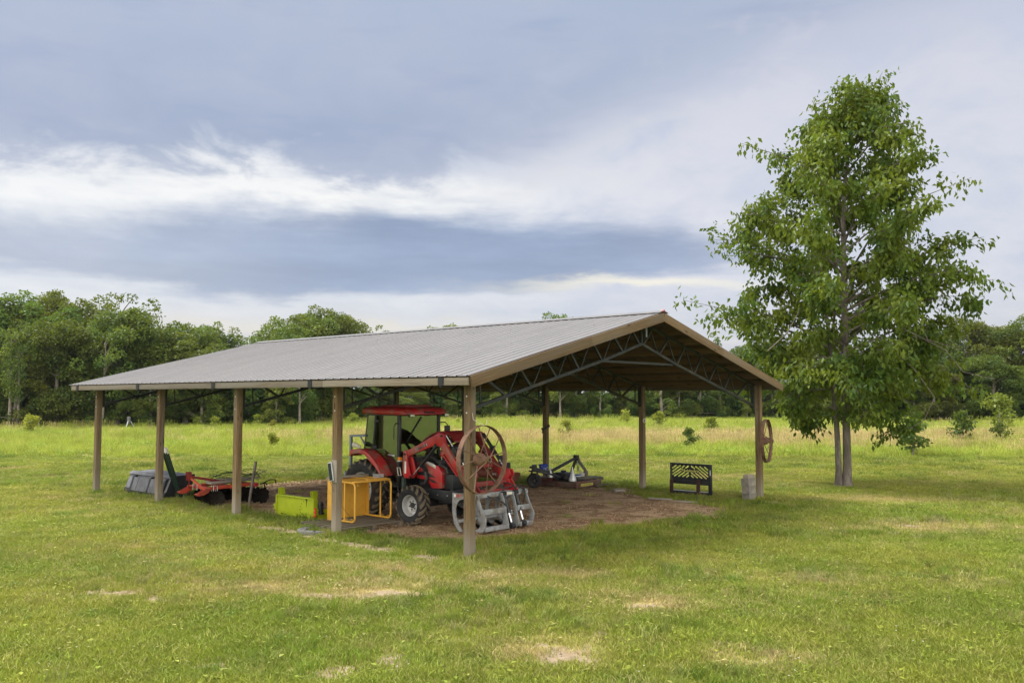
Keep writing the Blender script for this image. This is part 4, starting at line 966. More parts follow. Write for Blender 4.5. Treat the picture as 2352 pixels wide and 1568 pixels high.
mb = MB(); sgap = .055
k = -dpt
while k < w:
    for s_ in (1, -1):
        xa, xb = k, k+dpt
        p0 = [max(0, xa), None]; 
        x0_, x1_ = max(0.0, xa), min(w, xb)
        if x1_ > x0_:
            y0_, y1_ = x0_-xa, x1_-xa
            if s_ < 0: y0_, y1_ = dpt-y0_, dpt-y1_
            mb.bar((x0_, y0_, h-.004+.003*s_), (x1_, y1_, h-.004+.003*s_), .007, .004)
    k += sgap
mb.build('top_mesh', 'yellow', t)
mb = MB(); mb.bb(.40, w-.02, .10, .17, h+.004, h+.03); mb.bb(.55, .62, .02, dpt, h+.006, h+.022); mb.build('flat_bar', 'yellow', t, bevel=.003)
for (x_, y_) in ((0, .1), (0, .28), (w, .1), (w, .28)):
    mb = MB(); mb.tube([(x_, y_-.025, .03), (x_, y_-.025, .075), (x_, y_+.025, .075), (x_, y_+.025, .03)], .006, 6); mb.build('clip', 'yellow', t)
mb = MB(); mb.tube([(.06, .02, h-.02), (.06, .0, h-.09), (.085, .0, h-.09), (.085, .0, h-.05)], .006, 5); mb.tube([(w-.16, .02, h-.02), (w-.17, .0, h-.07)], .006, 5); mb.build('latch', 'yellow', t)
o = MB().box((0, 0, 0), (1.05, .10, .04)).build('wooden_plank', 'oldwood', None, bevel=.004, loc=SP(.72+.44, 3.86+.80, .105+h+.045), rz=YAW+R(1.5)); tag(o, 'long weathered plank lying on top of the yellow cage', 'plank')
t = thing('wire_basket', 'small grey wire basket on top of the yellow cage', 'basket', SP(.72+.80, 3.86+.26, .105+h+.035), YAW+.2)
mb = MB()
for k in range(9):
    a = k/8*.16-.08
    mb.tube([(a, -.07, .06), (a, -.06, 0), (a, .06, 0), (a, .07, .06)], .0035, 4); mb.tube([(-.09, a*.8, .06), (-.085, a*.8, 0), (.085, a*.8, 0), (.09, a*.8, .06)], .0035, 4)
mb.build('wire_mesh', 'silver', t)
mb = MB(); mb.tube([(-.09, -.07, .06), (.09, -.07, .06), (.09, .07, .06), (-.09, .07, .06)], .005, 5, closed=True); mb.build('rim', 'silver', t)

# ring of edging stones by the second post
for k in range(5):
    a = R(100+k*34); p = SP(.0, 4.05)+Vector((.33*math.cos(a+YAW), .33*math.sin(a+YAW), .015))
    mb = MB(); mb.xy([(.15*math.cos(q), .07*math.sin(q)*(1.2 if abs(math.sin(q)) > .6 else 1)) for q in [2*math.pi*i/10 for i in range(10)]], -.07, .06)
    o = mb.build('edging_stone', 'sparecon', None, bevel=.012, loc=p, rz=a+YAW+math.pi/2); tag(o, 'grey curved concrete edging stone at the foot of the second post', 'stone', 'edging stones in the grass by the pallet')

# ------------------------------------------------------------------ lime green hitch attachment
t = thing('lime_attachment', 'lime green steel attachment plate with chipped paint lying by the second post', 'attachment', SP(.95, 5.50), YAW)
W_ = 1.39
mb = MB(); mb.bb(-.012, 0, 0, W_, .05, .43); mb.build('plate', 'lime', t)
mb = MB(); mb.bb(-.06, .05, 0, W_, .43, .455); mb.build('top_flange', 'lime', t, bevel=.003)
for y_ in (0, W_): 
    mb = MB(); mb.bb(-.055, .06, y_-.012, y_+.012, .03, .43); mb.build('side_flange', 'lime', t, bevel=.003)
mb = MB(); mb.yz([(0, .03), (.0, .085), (W_, .085), (W_-.05, .03), (W_-.25, .0), (W_-.40, .0), (W_-.50, .035), (.62, .035), (.52, -.01), (.12, -.01)], -.075, -.058); mb.build('bottom_flange', 'lime', t)
for y_ in (.06, W_-.12):
    for dy_ in (0, .07):
        mb = MB(); mb.xz([(-.02, .455), (-.035, .60), (.09, .60), (.10, .455)], y_+dy_-.008, y_+dy_+.008); mb.build('lug', 'lime', t)
mb = MB()
for (y_, z_) in ((.40, .36), (.47, .31), (.52, .245), (.53, .17), (.51, .12)): mb.cyl((-.017, y_, z_), (-.0125, y_, z_), .011, 8)
for y_ in (.16, .26, .95, 1.08): mb.bb(-.082, -.0765, y_, y_+.06, .045, .062)
mb.build('bolt_hole', 'letter_dark', t)
mb = MB(); mb.yz([(.26, .43), (.34, .43), (.31, .36), (.295, .24), (.285, .36)], -.016, -.0125); mb.build('paint_chip', 'forkbrown', t)
for y_ in (W_+.05, -.05):
    mb = MB(); mb.bb(-.04, .02, y_-.03, y_+.03, .10, .24); mb.bb(-.06, .02, y_-.05, y_+.05, .20, .225); mb.bb(-.06, .02, y_-.05, y_+.05, .115, .14); mb.build('hinge', 'lime', t)
mb = MB(); mb.bb(.03, .95, .02, .22, -.02, .13); mb.bb(.03, .95, -.06, -.045, -.02, .22); mb.build('arm', 'lime', t, bevel=.008)
mb = MB(); mb.bb(-.02, .3, .35, 1.0, -.04, .03); mb.build('foot', 'lime', t, bevel=.02)
mb = MB(); mb.cyl((.10, -.05, .12), (.10, -.05, .34), .062, 16); mb.cyl((.10, -.05, .34), (.10, -.05, .38), .05, 16, .04); mb.cyl((.10, -.05, .2), (.02, .06, .25), .018, 8); mb.cyl((.1, -.05, .12), (.1, -.05, .15), .085, 16); mb.build('motor', 'black', t)
mb = MB(); mb.bb(-.06, -.045, -.10, -.035, .08, .26); mb.build('reflector', 'letter_red', t)

# ------------------------------------------------------------------ loader bucket and green fence posts at the far left
t = thing('loader_bucket', 'grey steel loader bucket resting face down on the grass by the fourth post', 'bucket', SP(.62, 11.40), YAW)
L_ = 2.28; BP = [(.0, .03), (-.03, .09), (-.01, .16), (.14, .52), (.20, .57), (.75, .60), (.78, .585), (.26, .54), (.2, .5), (.05, .15), (.05, .1)]
mb = MB(); mb.xz(BP, .0, L_); mb.build('shell', 'bucketgrey', t, bevel=.004)
for y_ in (-.012, L_):
    mb = MB(); mb.xz([(.0, .02), (-.03, .09), (.14, .53), (.2, .575), (.78, .60), (.62, .02)], y_, y_+.012); mb.build('side_plate', 'darksteel', t)
mb = MB(); mb.xz([(-.05, .03), (-.055, .10), (-.02, .175), (.05, .175), (.03, .02)], 0.0, L_); mb.build('bottom_plate', 'darksteel', t)
for y_, tw in ((1.84, .10), (.90, .05), (.10, .05)):
    mb = MB(); mb.xz([(-.03, .13), (-.06, .16), (.05, .50), (.13, .51)], y_, y_+tw); mb.build('bracket', 'black', t)  # black bars standing in for the dark gaps between the mount plates
for y0_, y1_ in ((1.57, 1.82), (.97, 1.54), (.18, .88)):
    mb = MB(); mb.xz([(-.075, .13), (.035, .47), (.06, .47), (-.045, .12)], y0_, y1_); mb.build('mount_plate', 'bucketgrey', t, bevel=.004)
mb = MB(); mb.xz([(.10, .53), (.17, .60), (.24, .60), (.20, .53)], -.02, L_+.02); mb.build('top_lip', 'bucketgrey', t, bevel=.004)
for k in range(7):
    y_ = 11.14+.044*k; p = Vector((.93+.012*(k % 2), y_, -.02)); q = Vector((.46+.015*(k % 2), y_+.01*k, 1.30+.02*(k % 3))); d = (q-p); L1 = d.length
    t = thing('fence_post', 'dark green steel fence post with white tip, leaning in a bundle on the fourth post'.replace('dark green steel', 'dark green'), 'fence post', SP(p.x, p.y, p.z), YAW, 'bundle of steel fence posts leaning on the barn post'); t.rotation_euler = (0, math.atan2(d.x, d.z), YAW)
    mb = MB(); mb.bb(-.003, .003, -.018, .018, 0, L1-.13); mb.bb(.003, .04, -.003, .003, 0, L1-.13)
    for z_ in range(18): mb.bb(-.01, -.003, -.006, .006, .1+z_*.06, .12+z_*.06)
    mb.build('shaft', 'tgreen', t)
    mb = MB(); mb.bb(-.003, .003, -.018, .018, L1-.13, L1); mb.bb(.003, .04, -.003, .003, L1-.13, L1); mb.build('tip', 'white', t)

# ------------------------------------------------------------------ disc harrow with boards and wire on it
t = thing('disc_harrow', 'orange red disc harrow with a three point hitch standing under the left roof edge', 'harrow', SP(.3, 9.62), YAW)
mb = MB(); mb.bar((.30, -.44, .43), (.30, .62, .43), .065, .065); mb.bar((1.42, -.62, .46), (1.42, .75, .46), .065, .065); mb.bar((.85, -.5, .44), (.85, .6, .44), .07, .07); mb.build('cross_beam', 'orange', t, bevel=.006)
for y_ in (-.38, .42):
    mb = MB(); mb.bar((.34, y_, .435), (1.5, y_*1.15, .465), .07, .075); mb.build('side_beam', 'orange', t, bevel=.006)
for y_ in (-.42, .41):
    mb = MB(); mb.xz([(-.06, .30), (-.04, .34), (.22, .45), (.26, .43), (.25, .35), (.12, .295), (-.02, .28)], y_-.05, y_-.035); mb.xz([(-.06, .30), (-.04, .34), (.22, .45), (.26, .43), (.25, .35), (.12, .295), (-.02, .28)], y_+.035, y_+.05); mb.cyl((-.04, y_-.07, .325), (-.04, y_+.07, .325), .016, 8); mb.build('hitch_lug', 'orange', t)
for y_ in (-.42, .41):
    mb = MB(); mb.bar((.20, y_, .38), (-.02, .02 if y_ < 0 else -.02, .72), .025, .05); mb.build('mast_leg', 'orange', t)
for y_ in (-.04, .04):
    mb = MB(); mb.xz([(-.06, .62), (-.08, .83), (.02, .83), (.05, .62)], y_-.008, y_+.008); mb.build('mast_plate', 'dred', t)
mb = MB(); mb.bar((.0, 0, .71), (.88, 0, .53), .05, .06); mb.bb(.84, .92, -.03, .03, .45, .58); mb.build('mast_strut', 'dred', t)
mb = MB(); mb.bar((1.42, -.66, .46), (1.42, -.585, .46), .085, .085); mb.build('end_cap', 'red', t)
for (x_, y_) in ((.42, -.45), (.42, -.36), (.30, .1), (.30, .3), (1.42, -.5)):
    mb = MB(); mb.tube([(x_-.05, y_, .36), (x_-.05, y_, .495), (x_+.05, y_, .495), (x_+.05, y_, .36)], .009, 6); mb.build('clamp_bolt', 'silver', t)
def disc(p, axis, r, notched=True):
    mb = MB(); ax = Vector(axis).normalized(); a = ax.cross(Vector((0, 0, 1))).normalized(); b_ = a.cross(ax); n = 48; p = Vector(p); vs = [p+ax*.05]
    for q, off in ((.35, .045), (.7, .02), (1.0, 0)):
        for k in range(n):
            rr = r*q
            if q == 1.0 and notched and k % 6 in (0, 1): rr *= .88
            vs.append(p+ax*off+(a*math.cos(2*math.pi*k/n)+b_*math.sin(2*math.pi*k/n))*rr)
    fs = [(0, 1+k, 1+(k+1) % n) for k in range(n)]+[(1+i*n+k, 1+(i+1)*n+k, 1+(i+1)*n+(k+1) % n, 1+i*n+(k+1) % n) for i in range(2) for k in range(n)]
    m0 = len(vs); vs += [v-ax*.006 for v in vs]; fs += [tuple(i+m0 for i in f[::-1]) for f in fs]
    mb.add(vs, fs); return mb
for (x0_, y0_, x1_, y1_, nd) in ((.42, -.52, .72, .72, 6), (1.58, -.68, 1.30, .75, 7)):
    for k in range(nd):
        u = k/(nd-1); p = (x0_+(x1_-x0_)*u, y0_+(y1_-y0_)*u, .19); disc(p, (x1_-x0_, y1_-y0_, 0), .20).build('disc', 'disc', t)
    mb = MB(); mb.cyl((x0_, y0_, .205), (x1_, y1_, .205), .022, 8); mb.build('axle', 'disc', t)
    for u in (.25, .75):
        mb = MB(); mb.bar((x0_+(x1_-x0_)*u, y0_+(y1_-y0_)*u, .2), (x0_+(x1_-x0_)*u, y0_+(y1_-y0_)*u, .42), .05, .09, (1, 0, 0)); mb.build('gang_arm', 'orange', t)
mb = MB(); mb.tube([(1.5, -.66, .46), (1.62, -.68, .50), (1.68, -.70, .44)], .018, 6); mb.tube([(1.55, -.68, .48), (1.75, -.70, .56), (1.9, -.7, .55), (1.93, -.7, .45)], .014, 6); mb.tube([(1.6, -.68, .5), (1.63, -.68, .35)], .014, 6); mb.build('scraper', 'disc', t)
for k, (x_, y_, z_, L_, a_) in enumerate(((.98, -.18, .535, 1.25, 6), (1.2, .05, .56, 1.35, -4), (1.15, .28, .535, 1.1, 3))):
    o = MB().box((0, 0, 0), (L_, .20, .045)).build('wooden_board', 'oldwood', None, bevel=.004, loc=SP(.3+x_, 9.62+y_, z_+.01), rz=YAW+R(a_)); tag(o, ['weathered grey board on the near side of the harrow top', 'weathered grey board lying across the middle of the harrow', 'weathered grey board on the far side of the harrow top'][k], 'board')
mb = MB(); rw_ = random.Random(4)
for k in range(7):
    cx, cy, rr = 1.25+rw_.uniform(-.12, .12), .02+rw_.uniform(-.1, .1), rw_.uniform(.42, .66)
    mb.tube([tuple(SP(.3+cx+rr*1.25*math.cos(2*math.pi*i/26), 9.62+cy+rr*.72*math.sin(2*math.pi*i/26), .62+.05*math.sin(i*.9+k)+.02*k)) for i in range(26)], .0045, 4, closed=True)
o = mb.build('wire_coil', 'wire', None); tag(o, 'loose coil of dark green wire on the boards over the harrow', 'wire')
mb = MB(); mb.tube([(0, 0, -.15), (.10, 0, .52), (.19, 0, 1.035)], .034, 12); o = mb.build('steel_pipe', 'brownsteel', None, loc=SP(1.425, 8.87), rz=YAW); o.data.materials[0] = pmat('pipe_grey', (.13, .115, .10), .6, .3, .3, 6); tag(o, 'grey steel pipe stuck slanting in the ground before the harrow', 'pipe')

# ------------------------------------------------------------------ tractor (local x forward, y to its left; its right side faces us)
TA = YAW-math.pi/2
TO = SP(2.55, 5.05)
def TP(x, y, z=0.0): return SP(2.55+y, 5.05-x, z)
t = thing('tractor', 'red cab tractor with a front loader parked under the barn roof', 'tractor', TO, TA)
def tyre(parent, c, r, w, rimr, nl, lugh, side):
    """wheel with tyre, lugs, dished rim and hub; side = -1 faces the tractor's right"""
    wh = bpy.data.objects.new('wheel', None); wh.empty_display_size = .2; col.objects.link(wh); wh.parent = parent; wh.location = c; wh.rotation_euler = (0, 0, 0)
    mb = MB(); h = w/2; rb = r-lugh
    mb.lathe([(rimr, -h*.72), (rimr+.02, -h*.86), (rimr+(rb-rimr)*.35, -h), (rimr+(rb-rimr)*.75, -h*.98), (rb-.02, -h*.86), (rb, -h*.6), (rb+.008, 0), (rb, h*.6), (rb-.02, h*.86), (rimr+(rb-rimr)*.75, h*.98), (rimr+(rb-rimr)*.35, h), (rimr+.02, h*.86), (rimr, h*.72)], (0, 0, 0), (0, 1, 0), 56)
    mb.build('tyre', 'rubber', wh)
    mb = MB()
    for k in range(nl):
        for s in (-1, 1):
            a0 = 2*math.pi*(k+(.5 if s > 0 else 0))/nl
            prev = None; N_ = 5
            for j in range(N_+1):
                u = j/N_; y = s*(h*1.0*u+.012*(1-u)-h*.02); a = a0+.30*(1-u)*(20/nl)*.9; rr0 = rb-(.055*max(0, u-.65)/.35 if u > .65 else 0); rr1 = r-(.03*max(0, u-.65)/.35 if u > .65 else 0)
                hw = (.020+.012*u)*(20/nl)**.3
                ring = []
                for (q, da) in ((rr0-.01, -hw*1.3), (rr1, -hw), (rr1, hw), (rr0-.01, hw*1.3)):
                    aa = a+da/r; ring.append((q*math.cos(aa), y, q*math.sin(aa)))
                if prev:
                    mb.add(prev+ring, [(0, 1, 5, 4), (1, 2, 6, 5), (2, 3, 7, 6)]+([(0, 3, 2, 1)] if j == 1 else [])+([(4, 5, 6, 7)] if j == N_ else []))
                prev = ring
    mb.build('tread', 'tread', wh)
    mb = MB(); s = side
    mb.lathe([(rimr+.012, s*h*.80), (rimr+.014, s*h*.70), (rimr-.012, s*h*.66), (rimr-.02, s*h*.5), (rimr*.90, s*h*.30), (rimr*.86, s*h*-.15), (rimr*.62, s*h*-.20), (rimr*.52, s*h*.02), (.001, s*h*.02)], (0, 0, 0), (0, 1, 0), 40); mb.build('rim', 'rim', wh)
    mb = MB(); mb.cyl((0, s*h*.0, 0), (0, s*h*.16, 0), rimr*.28, 20); mb.build('hub', 'chassis', wh)
    for k in range(6):
        a = k*math.pi/3+.3; MB().cyl((rimr*.42*math.cos(a), 0, rimr*.42*math.sin(a)), (rimr*.42*math.cos(a), s*(h*.02+.02), rimr*.42*math.sin(a)), .014, 6).build('bolt', 'chassis', wh)
    return wh
for s in (-1, 1):
    tyre(t, (.10, s*.68, .635), .64, .37, .36, 20, .035, s)
    f = tyre(t, (1.66, s*.72, .405), .405, .28, .215, 15, .032, s); f.rotation_euler = (0, 0, R(2))
# chassis, axles, transmission
mb = MB(); mb.bb(-.35, 1.0, -.22, .22, .42, .85); mb.bb(1.0, 2.15, -.17, .17, .50, .74); mb.cyl((.1, -.55, .635), (.1, .55, .635), .13, 16); mb.build('transmission', 'chassis', t, bevel=.02)
mb = MB(); mb.bar((1.66, -.58, .42), (1.66, .58, .42), .13, .13); mb.bb(1.5, 1.85, -.1, .1, .36, .55); mb.cyl((1.66, -.60, .405), (1.66, .60, .405), .07, 14); mb.build('front_axle', 'chassis', t, bevel=.02)
mb = MB(); mb.bb(1.35, 2.50, -.40, -.33, .52, .72); mb.bb(1.35, 2.50, .33, .40, .52, .72); mb.bb(2.4, 2.52, -.4, .4, .50, .74); mb.bb(2.0, 2.5, -.33, .33, .46, .55); mb.build('loader_subframe', 'chassis', t, bevel=.01)
for k in range(4): MB().cyl((1.5+k*.28, -.415, .62), (1.5+k*.28, -.40, .62), .014, 8).build('bolt', 'silver', t)
# engine bay: block, battery, air filter, muffler, radiator
mb = MB(); mb.bb(1.25, 1.85, -.20, .20, .72, 1.15); mb.bb(1.4, 1.7, -.26, .26, 1.0, 1.22); mb.build('engine_block', 'chassis', t, bevel=.03)
mb = MB(); mb.bb(2.18, 2.42, -.33, .02, .74, 1.04); mb.build('battery', 'black', t, bevel=.01)
mb = MB(); mb.bb(1.98, 2.06, -.34, .34, .72, 1.32); mb.build('radiator', 'chassis', t, bevel=.01)
mb = MB(); mb.cyl((1.75, -.12, 1.26), (2.28, -.12, 1.20), .085, 16); mb.build('air_filter', 'black', t, bevel=.01)
mb = MB(); mb.tube([(1.6, -.30, 1.38), (1.85, -.31, 1.36), (2.02, -.30, 1.22), (2.18, -.28, 1.16), (2.2, -.26, 1.05)], .04, 10); mb.build('hose', 'rubberhose', t)
mb = MB(); mb.cyl((1.55, -.05, 1.30), (1.55, -.05, 1.42), .07, 14); mb.build('oil_cap', 'tgreen', t)
for k in range(4):
    mb = MB(); mb.tube([(1.50+.05*k, -.50, 1.42), (1.52+.05*k, -.48, 1.28), (1.60+.04*k, -.42, 1.16), (1.66+.03*k, -.38, 1.02)], .012, 6); mb.build('hose', 'rubberhose', t)
mb = MB(); mb.tube([(1.70, -.40, 1.05), (1.76, -.42, .92), (1.70, -.42, .82), (1.56, -.40, .80)], .045, 10); mb.build('hose', 'rubberhose', t)
# hood: side panels with dark slots, nose, raised lid
HS = [(1.40, 1.24), (1.62, 1.285), (1.90, 1.225), (2.03, 1.20), (2.165, 1.07), (2.165, .75), (1.86, .735), (1.77, .85), (1.66, .905), (1.40, .915)]
for s in (-1, 1):
    y0_, y1_ = s*.385, s*.355
    mb = MB(); mb.xz(HS, y0_, y1_); hp = mb.build('hood_side_panel', 'red', t, bevel=.008)
    for sl in ([(1.42, 1.17), (1.58, 1.15), (1.72, 1.10), (1.80, 1.08), (1.70, 1.13), (1.58, 1.19), (1.42, 1.21)], [(1.42, 1.04), (1.62, 1.08), (1.80, 1.03), (1.98, .955), (1.80, .965), (1.62, .985), (1.42, .98)], [(1.80, .93), (1.92, .90), (2.04, .85), (1.88, .855), (1.83, .88)]):
        mb = MB(); mb.xz(sl, s*.390, s*.378); mb.build('air_slot', 'black', hp)
    mb = MB(); mb.xz([(1.69, 1.245), (1.74, 1.275), (1.90, 1.235), (1.985, 1.20), (1.97, 1.14), (1.86, 1.18), (1.76, 1.21)], s*.393, s*.36); mb.build('headlight', 'lens', t, bevel=.006)
mb = MB(); mb.xz([(2.03, 1.20), (2.165, 1.07), (2.165, .75), (2.12, .75), (2.12, 1.04), (2.01, 1.16)], -.355, -.20); mb.xz([(2.03, 1.20), (2.165, 1.07), (2.165, .75), (2.12, .75), (2.12, 1.04), (2.01, 1.16)], .20, .355); mb.build('nose', 'red', t, bevel=.01)
mb = MB(); hl = [(1.42, 1.62), (1.60, 1.76), (1.80, 1.86), (1.98, 1.905), (2.15, 1.91), (2.32, 1.845), (2.46, 1.72)]; inn = [(x_, z_-.03) for x_, z_ in hl]
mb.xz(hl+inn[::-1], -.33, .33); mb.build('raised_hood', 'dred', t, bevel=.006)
mb = MB(); mb.xz([(1.62, 1.73), (1.98, 1.86), (2.15, 1.87), (2.38, 1.76), (2.36, 1.62), (2.1, 1.68), (1.7, 1.62)], -.335, -.315); mb.xz([(1.62, 1.73), (1.98, 1.86), (2.15, 1.87), (2.38, 1.76), (2.36, 1.62), (2.1, 1.68), (1.7, 1.62)], .315, .335); mb.build('hood_liner', 'seat', t)
mb = MB(); mb.cyl((2.0, -.25, 1.2), (2.05, -.25, 1.72), .012, 6); mb.cyl((2.0, .25, 1.2), (2.05, .25, 1.72), .012, 6); mb.build('hood_strut', 'chrome', t)
mb = MB(); mb.bb(2.05, 2.38, -.3, .3, 1.38, 1.60); mb.build('grille', 'black', t, bevel=.03)
# cab: posts, glass, roof, seat
CW = .57
mb = MB()
for s in (-1, 1):
    y = s*CW
    mb.bar((1.05, y, .74), (1.05, y, 2.25), .06, .075, (1, 0, 0)); mb.bar((.19, y, 1.36), (.29, y, 2.25), .04, .045, (1, 0, 0)); mb.bar((-.12, y*.95, 1.48), (.0, y*.95, 2.25), .035, .04, (1, 0, 0))
    mb.bar((0, y, 2.235), (1.06, y, 2.235), .045, .05); mb.bar((-.12, y*.95, 1.49), (.2, y, 1.39), .035, .045)
    for (p, q) in zip([(.19, 1.36), (.36, 1.29), (.50, 1.12), (.60, .97), (.72, .85), (.88, .79)], [(.36, 1.29), (.50, 1.12), (.60, .97), (.72, .85), (.88, .79), (1.05, .77)]): mb.bar((p[0], y, p[1]), (q[0], y, q[1]), .035, .03)
mb.bar((1.05, -CW, 2.235), (1.05, CW, 2.235), .045, .05); mb.bar((.0, -CW*.95, 2.235), (.0, CW*.95, 2.235), .045, .05); mb.bar((-.12, -CW*.95, 1.48), (-.12, CW*.95, 1.48), .045, .05)
mb.bar((1.05, -CW, 1.30), (1.05, CW, 1.30), .045, .05); mb.build('cab_frame', 'black', t, bevel=.006)
mb = MB(); mb.bb(.45, 1.05, -.56, .56, .70, .77); mb.bb(.85, 1.04, -.55, .55, .77, 1.28); mb.bb(-.1, .5, -.5, .5, .72, 1.0); mb.build('cab_floor', 'chassis', t, bevel=.01)
DP = [(.205, 1.40), (.30, 2.215), (1.02, 2.215), (1.02, .80), (.88, .815), (.74, .87), (.62, .99), (.52, 1.14), (.38, 1.31)]
for s in (-1, 1):
    mb = MB(); mb.xz(DP, s*(CW-.004), s*(CW+.002)); d = mb.build('cab_door', 'glass', t, smooth=False)
    mb = MB(); mb.bar((.72, s*(CW+.02), 1.385), (.90, s*(CW+.02), 1.37), .018, .02); mb.bb(.88, .93, s*(CW+.004), s*(CW+.028), 1.35, 1.39); mb.build('handle', 'silver', d, bevel=.004)
    for z_ in (1.53, 2.10):
        mb = MB(); mb.bar((.17+(z_-1.4)*.12, s*(CW+.02), z_), (.33+(z_-1.4)*.12, s*(CW+.02), z_-.01), .03, .06); mb.build('hinge', 'darksteel', d, bevel=.008)
    mb = MB(); mb.xz([(-.11, 1.51), (.01, 2.215), (.27, 2.215), (.185, 1.41)], s*(CW*.97), s*(CW*.97+.004)); mb.build('side_window', 'glass', t, smooth=False)
mb = MB(); mb.bb(1.053, 1.058, -CW+.03, CW-.03, 1.32, 2.21); ws = mb.build('windshield', 'glass', t, smooth=False)
mb = MB(); mb.bar((1.075, .05, 2.18), (1.075, -.38, 1.66), .016, .016); mb.build('wiper', 'black', ws)
mb = MB(); mb.prism([(-.11, 1.51), (.0, 2.21), (.004, 2.21), (-.106, 1.51)], lambda u, v: (u, -CW*.92, v), lambda u, v: (u, CW*.92, v)); mb.build('rear_window', 'glass', t, smooth=False)
RF = [(-.17, -.52), (-.10, -.64), (1.05, -.66), (1.28, -.60), (1.34, -.42), (1.36, 0), (1.34, .42), (1.28, .60), (1.05, .66), (-.10, .64), (-.17, .52)]
mb = MB(); n = len(RF); lay = [(0, .97, 2.245), (0, 1.0, 2.265), (0, .99, 2.34), (0, .955, 2.375), (0, .82, 2.41)]
vs = []
for _, k_, z_ in lay: vs += [(.55+(x_-.55)*k_, y_*k_, z_-.02*max(0, (x_-.4))) for x_, y_ in RF]
fs = [tuple(range(n-1, -1, -1)), tuple((len(lay)-1)*n+i for i in range(n))]+[(j*n+i, j*n+(i+1) % n, (j+1)*n+(i+1) % n, (j+1)*n+i) for j in range(len(lay)-1) for i in range(n)]
mb.add(vs, fs); rf = mb.build('cab_roof', 'red', t, angle=50)
mb = MB(); mb.bb(.22, 1.0, -.36, .36, 2.39, 2.44); mb.build('roof_hatch', 'dred', rf, bevel=.012)
lettering('Mahindra', .085, 'letter_dark', rf, (1.36, 0.02, 2.285), (0, 1, 0), (0, 0, 1), .004)
for s in (-1, 1):
    mb = MB(); mb.bb(1.30, 1.38, s*.50-.065, s*.50+.065, 2.19, 2.25); wl = mb.build('work_light', 'black', t, bevel=.01)
    mb = MB(); mb.bb(1.381, 1.386, s*.50-.055, s*.50+.055, 2.20, 2.243); mb.build('lens', 'lens', wl)
    mb = MB(); mb.bb(1.08, 1.16, s*.61-.035, s*.61+.035, 1.29, 1.35); ts = mb.build('turn_signal', 'amber', t, bevel=.008); mb = MB(); mb.bb(1.08, 1.16, s*.61-.036, s*.61+.036, 1.26, 1.288); mb.build('side_lamp', 'lens', ts)
    mb = MB(); mb.tube([(1.06, s*.58, 2.05), (1.10, s*.72, 2.06), (1.12, s*.78, 2.0), (1.12, s*.78, 1.72)], .012, 6); mm = mb.build('mirror_arm', 'black', t)
    if s > 0: mb = MB(); mb.bb(1.10, 1.13, .70, .86, 1.72, 1.98); mb.build('mirror', 'black', mm, bevel=.01)
mb = MB(); mb.bb(.24, .66, -.24, .24, 1.15, 1.29); mb.build('seat', 'seat', t, bevel=.04)
mb = MB(); mb.prism([(.20, 1.26), (.34, 1.28), (.26, 1.78), (.16, 1.80), (.10, 1.7)], lambda u, v: (u, -.23, v), lambda u, v: (u, .23, v)); mb.build('seat_back', 'seat', t, bevel=.04)
mb = MB(); mb.bar((1.0, 0, 1.1), (.82, 0, 1.52), .06, .06); mb.bb(.86, 1.03, -.28, .28, 1.25, 1.45); mb.build('console', 'seat', t, bevel=.02)
mb = MB(); mb.tube([(.80+.09*math.sin(q)*.45, .19*math.cos(q), 1.55+.19*math.sin(q)*.45) for q in [2*math.pi*i/24 for i in range(24)]], .014, 6, closed=True); mb.bar((.80, -.18, 1.55), (.80, .18, 1.55), .02, .02); mb.build('steering_wheel', 'black', t)
# fenders, lamp, step, rear frame
for s in (-1, 1):
    F1 = [(-.27, 1.34), (-.24, 1.455), (-.03, 1.49), (.25, 1.465), (.46, 1.36), (.60, 1.25), (.70, 1.14), (.79, 1.02), (.83, .96)]; F2 = [(.77, .97), (.715, 1.03), (.60, 1.14), (.47, 1.22), (.26, 1.37), (.03, 1.40), (-.20, 1.37), (-.225, 1.32)]
    mb = MB(); mb.xz(F1+F2, s*.86, s*.80); mb.xz(F1+[(x_-.012, z_-.018) for x_, z_ in F1[::-1]], s*.80, s*.52); mb.build('fender', 'red', t, bevel=.012)
mb = MB(); mb.cyl((-.20, -.74, 1.56), (-.06, -.74, 1.53), .045, 14, .04); mb.cyl((-.26, -.74, 1.57), (-.20, -.74, 1.56), .055, 14); mb.cyl((-.06, -.74, 1.53), (-.02, -.74, 1.52), .025, 10); mb.build('rear_lamp', 'milk', t)
mb = MB(); mb.bar((-.56, -.58, .95), (-.56, -.58, 1.77), .06, .05, (1, 0, 0)); mb.bar((-.585, -.58, 1.745), (-.06, -.58, 1.765), .05, .05); mb.bar((-.56, .58, .95), (-.56, .58, 1.77), .06, .05, (1, 0, 0)); mb.bar((-.585, .58, 1.745), (-.06, .58, 1.765), .05, .05); mb.bar((-.56, -.6, 1.745), (-.56, .6, 1.745), .05, .05); mb.bar((-.1, -.57, 1.58), (-.25, -.57, 1.75), .03, .03); mb.build('rear_guard_frame', 'bluegrey', t, bevel=.004)
mb = MB(); mb.bar((-.2, -.35, .55), (-.75, -.36, .45), .05, .06); mb.bar((-.2, .35, .55), (-.75, .36, .45), .05, .06); mb.bar((-.3, 0, .95), (-.75, 0, .8), .05, .05); mb.bb(-.75, -.45, -.62, .62, .83, .95); mb.build('rear_hitch', 'bluegrey', t, bevel=.01)
mb = MB(); mb.bb(.64, 1.02, -.66, -.44, .42, .45); mb.bb(.70, .98, -.62, -.46, .58, .61); mb.tube([(.66, -.62, .45), (.62, -.6, .62), (.74, -.56, .82)], .015, 6); mb.tube([(1.0, -.62, .45), (1.06, -.6, .62), (1.0, -.56, .8)], .015, 6); mb.build('step', 'chassis', t)
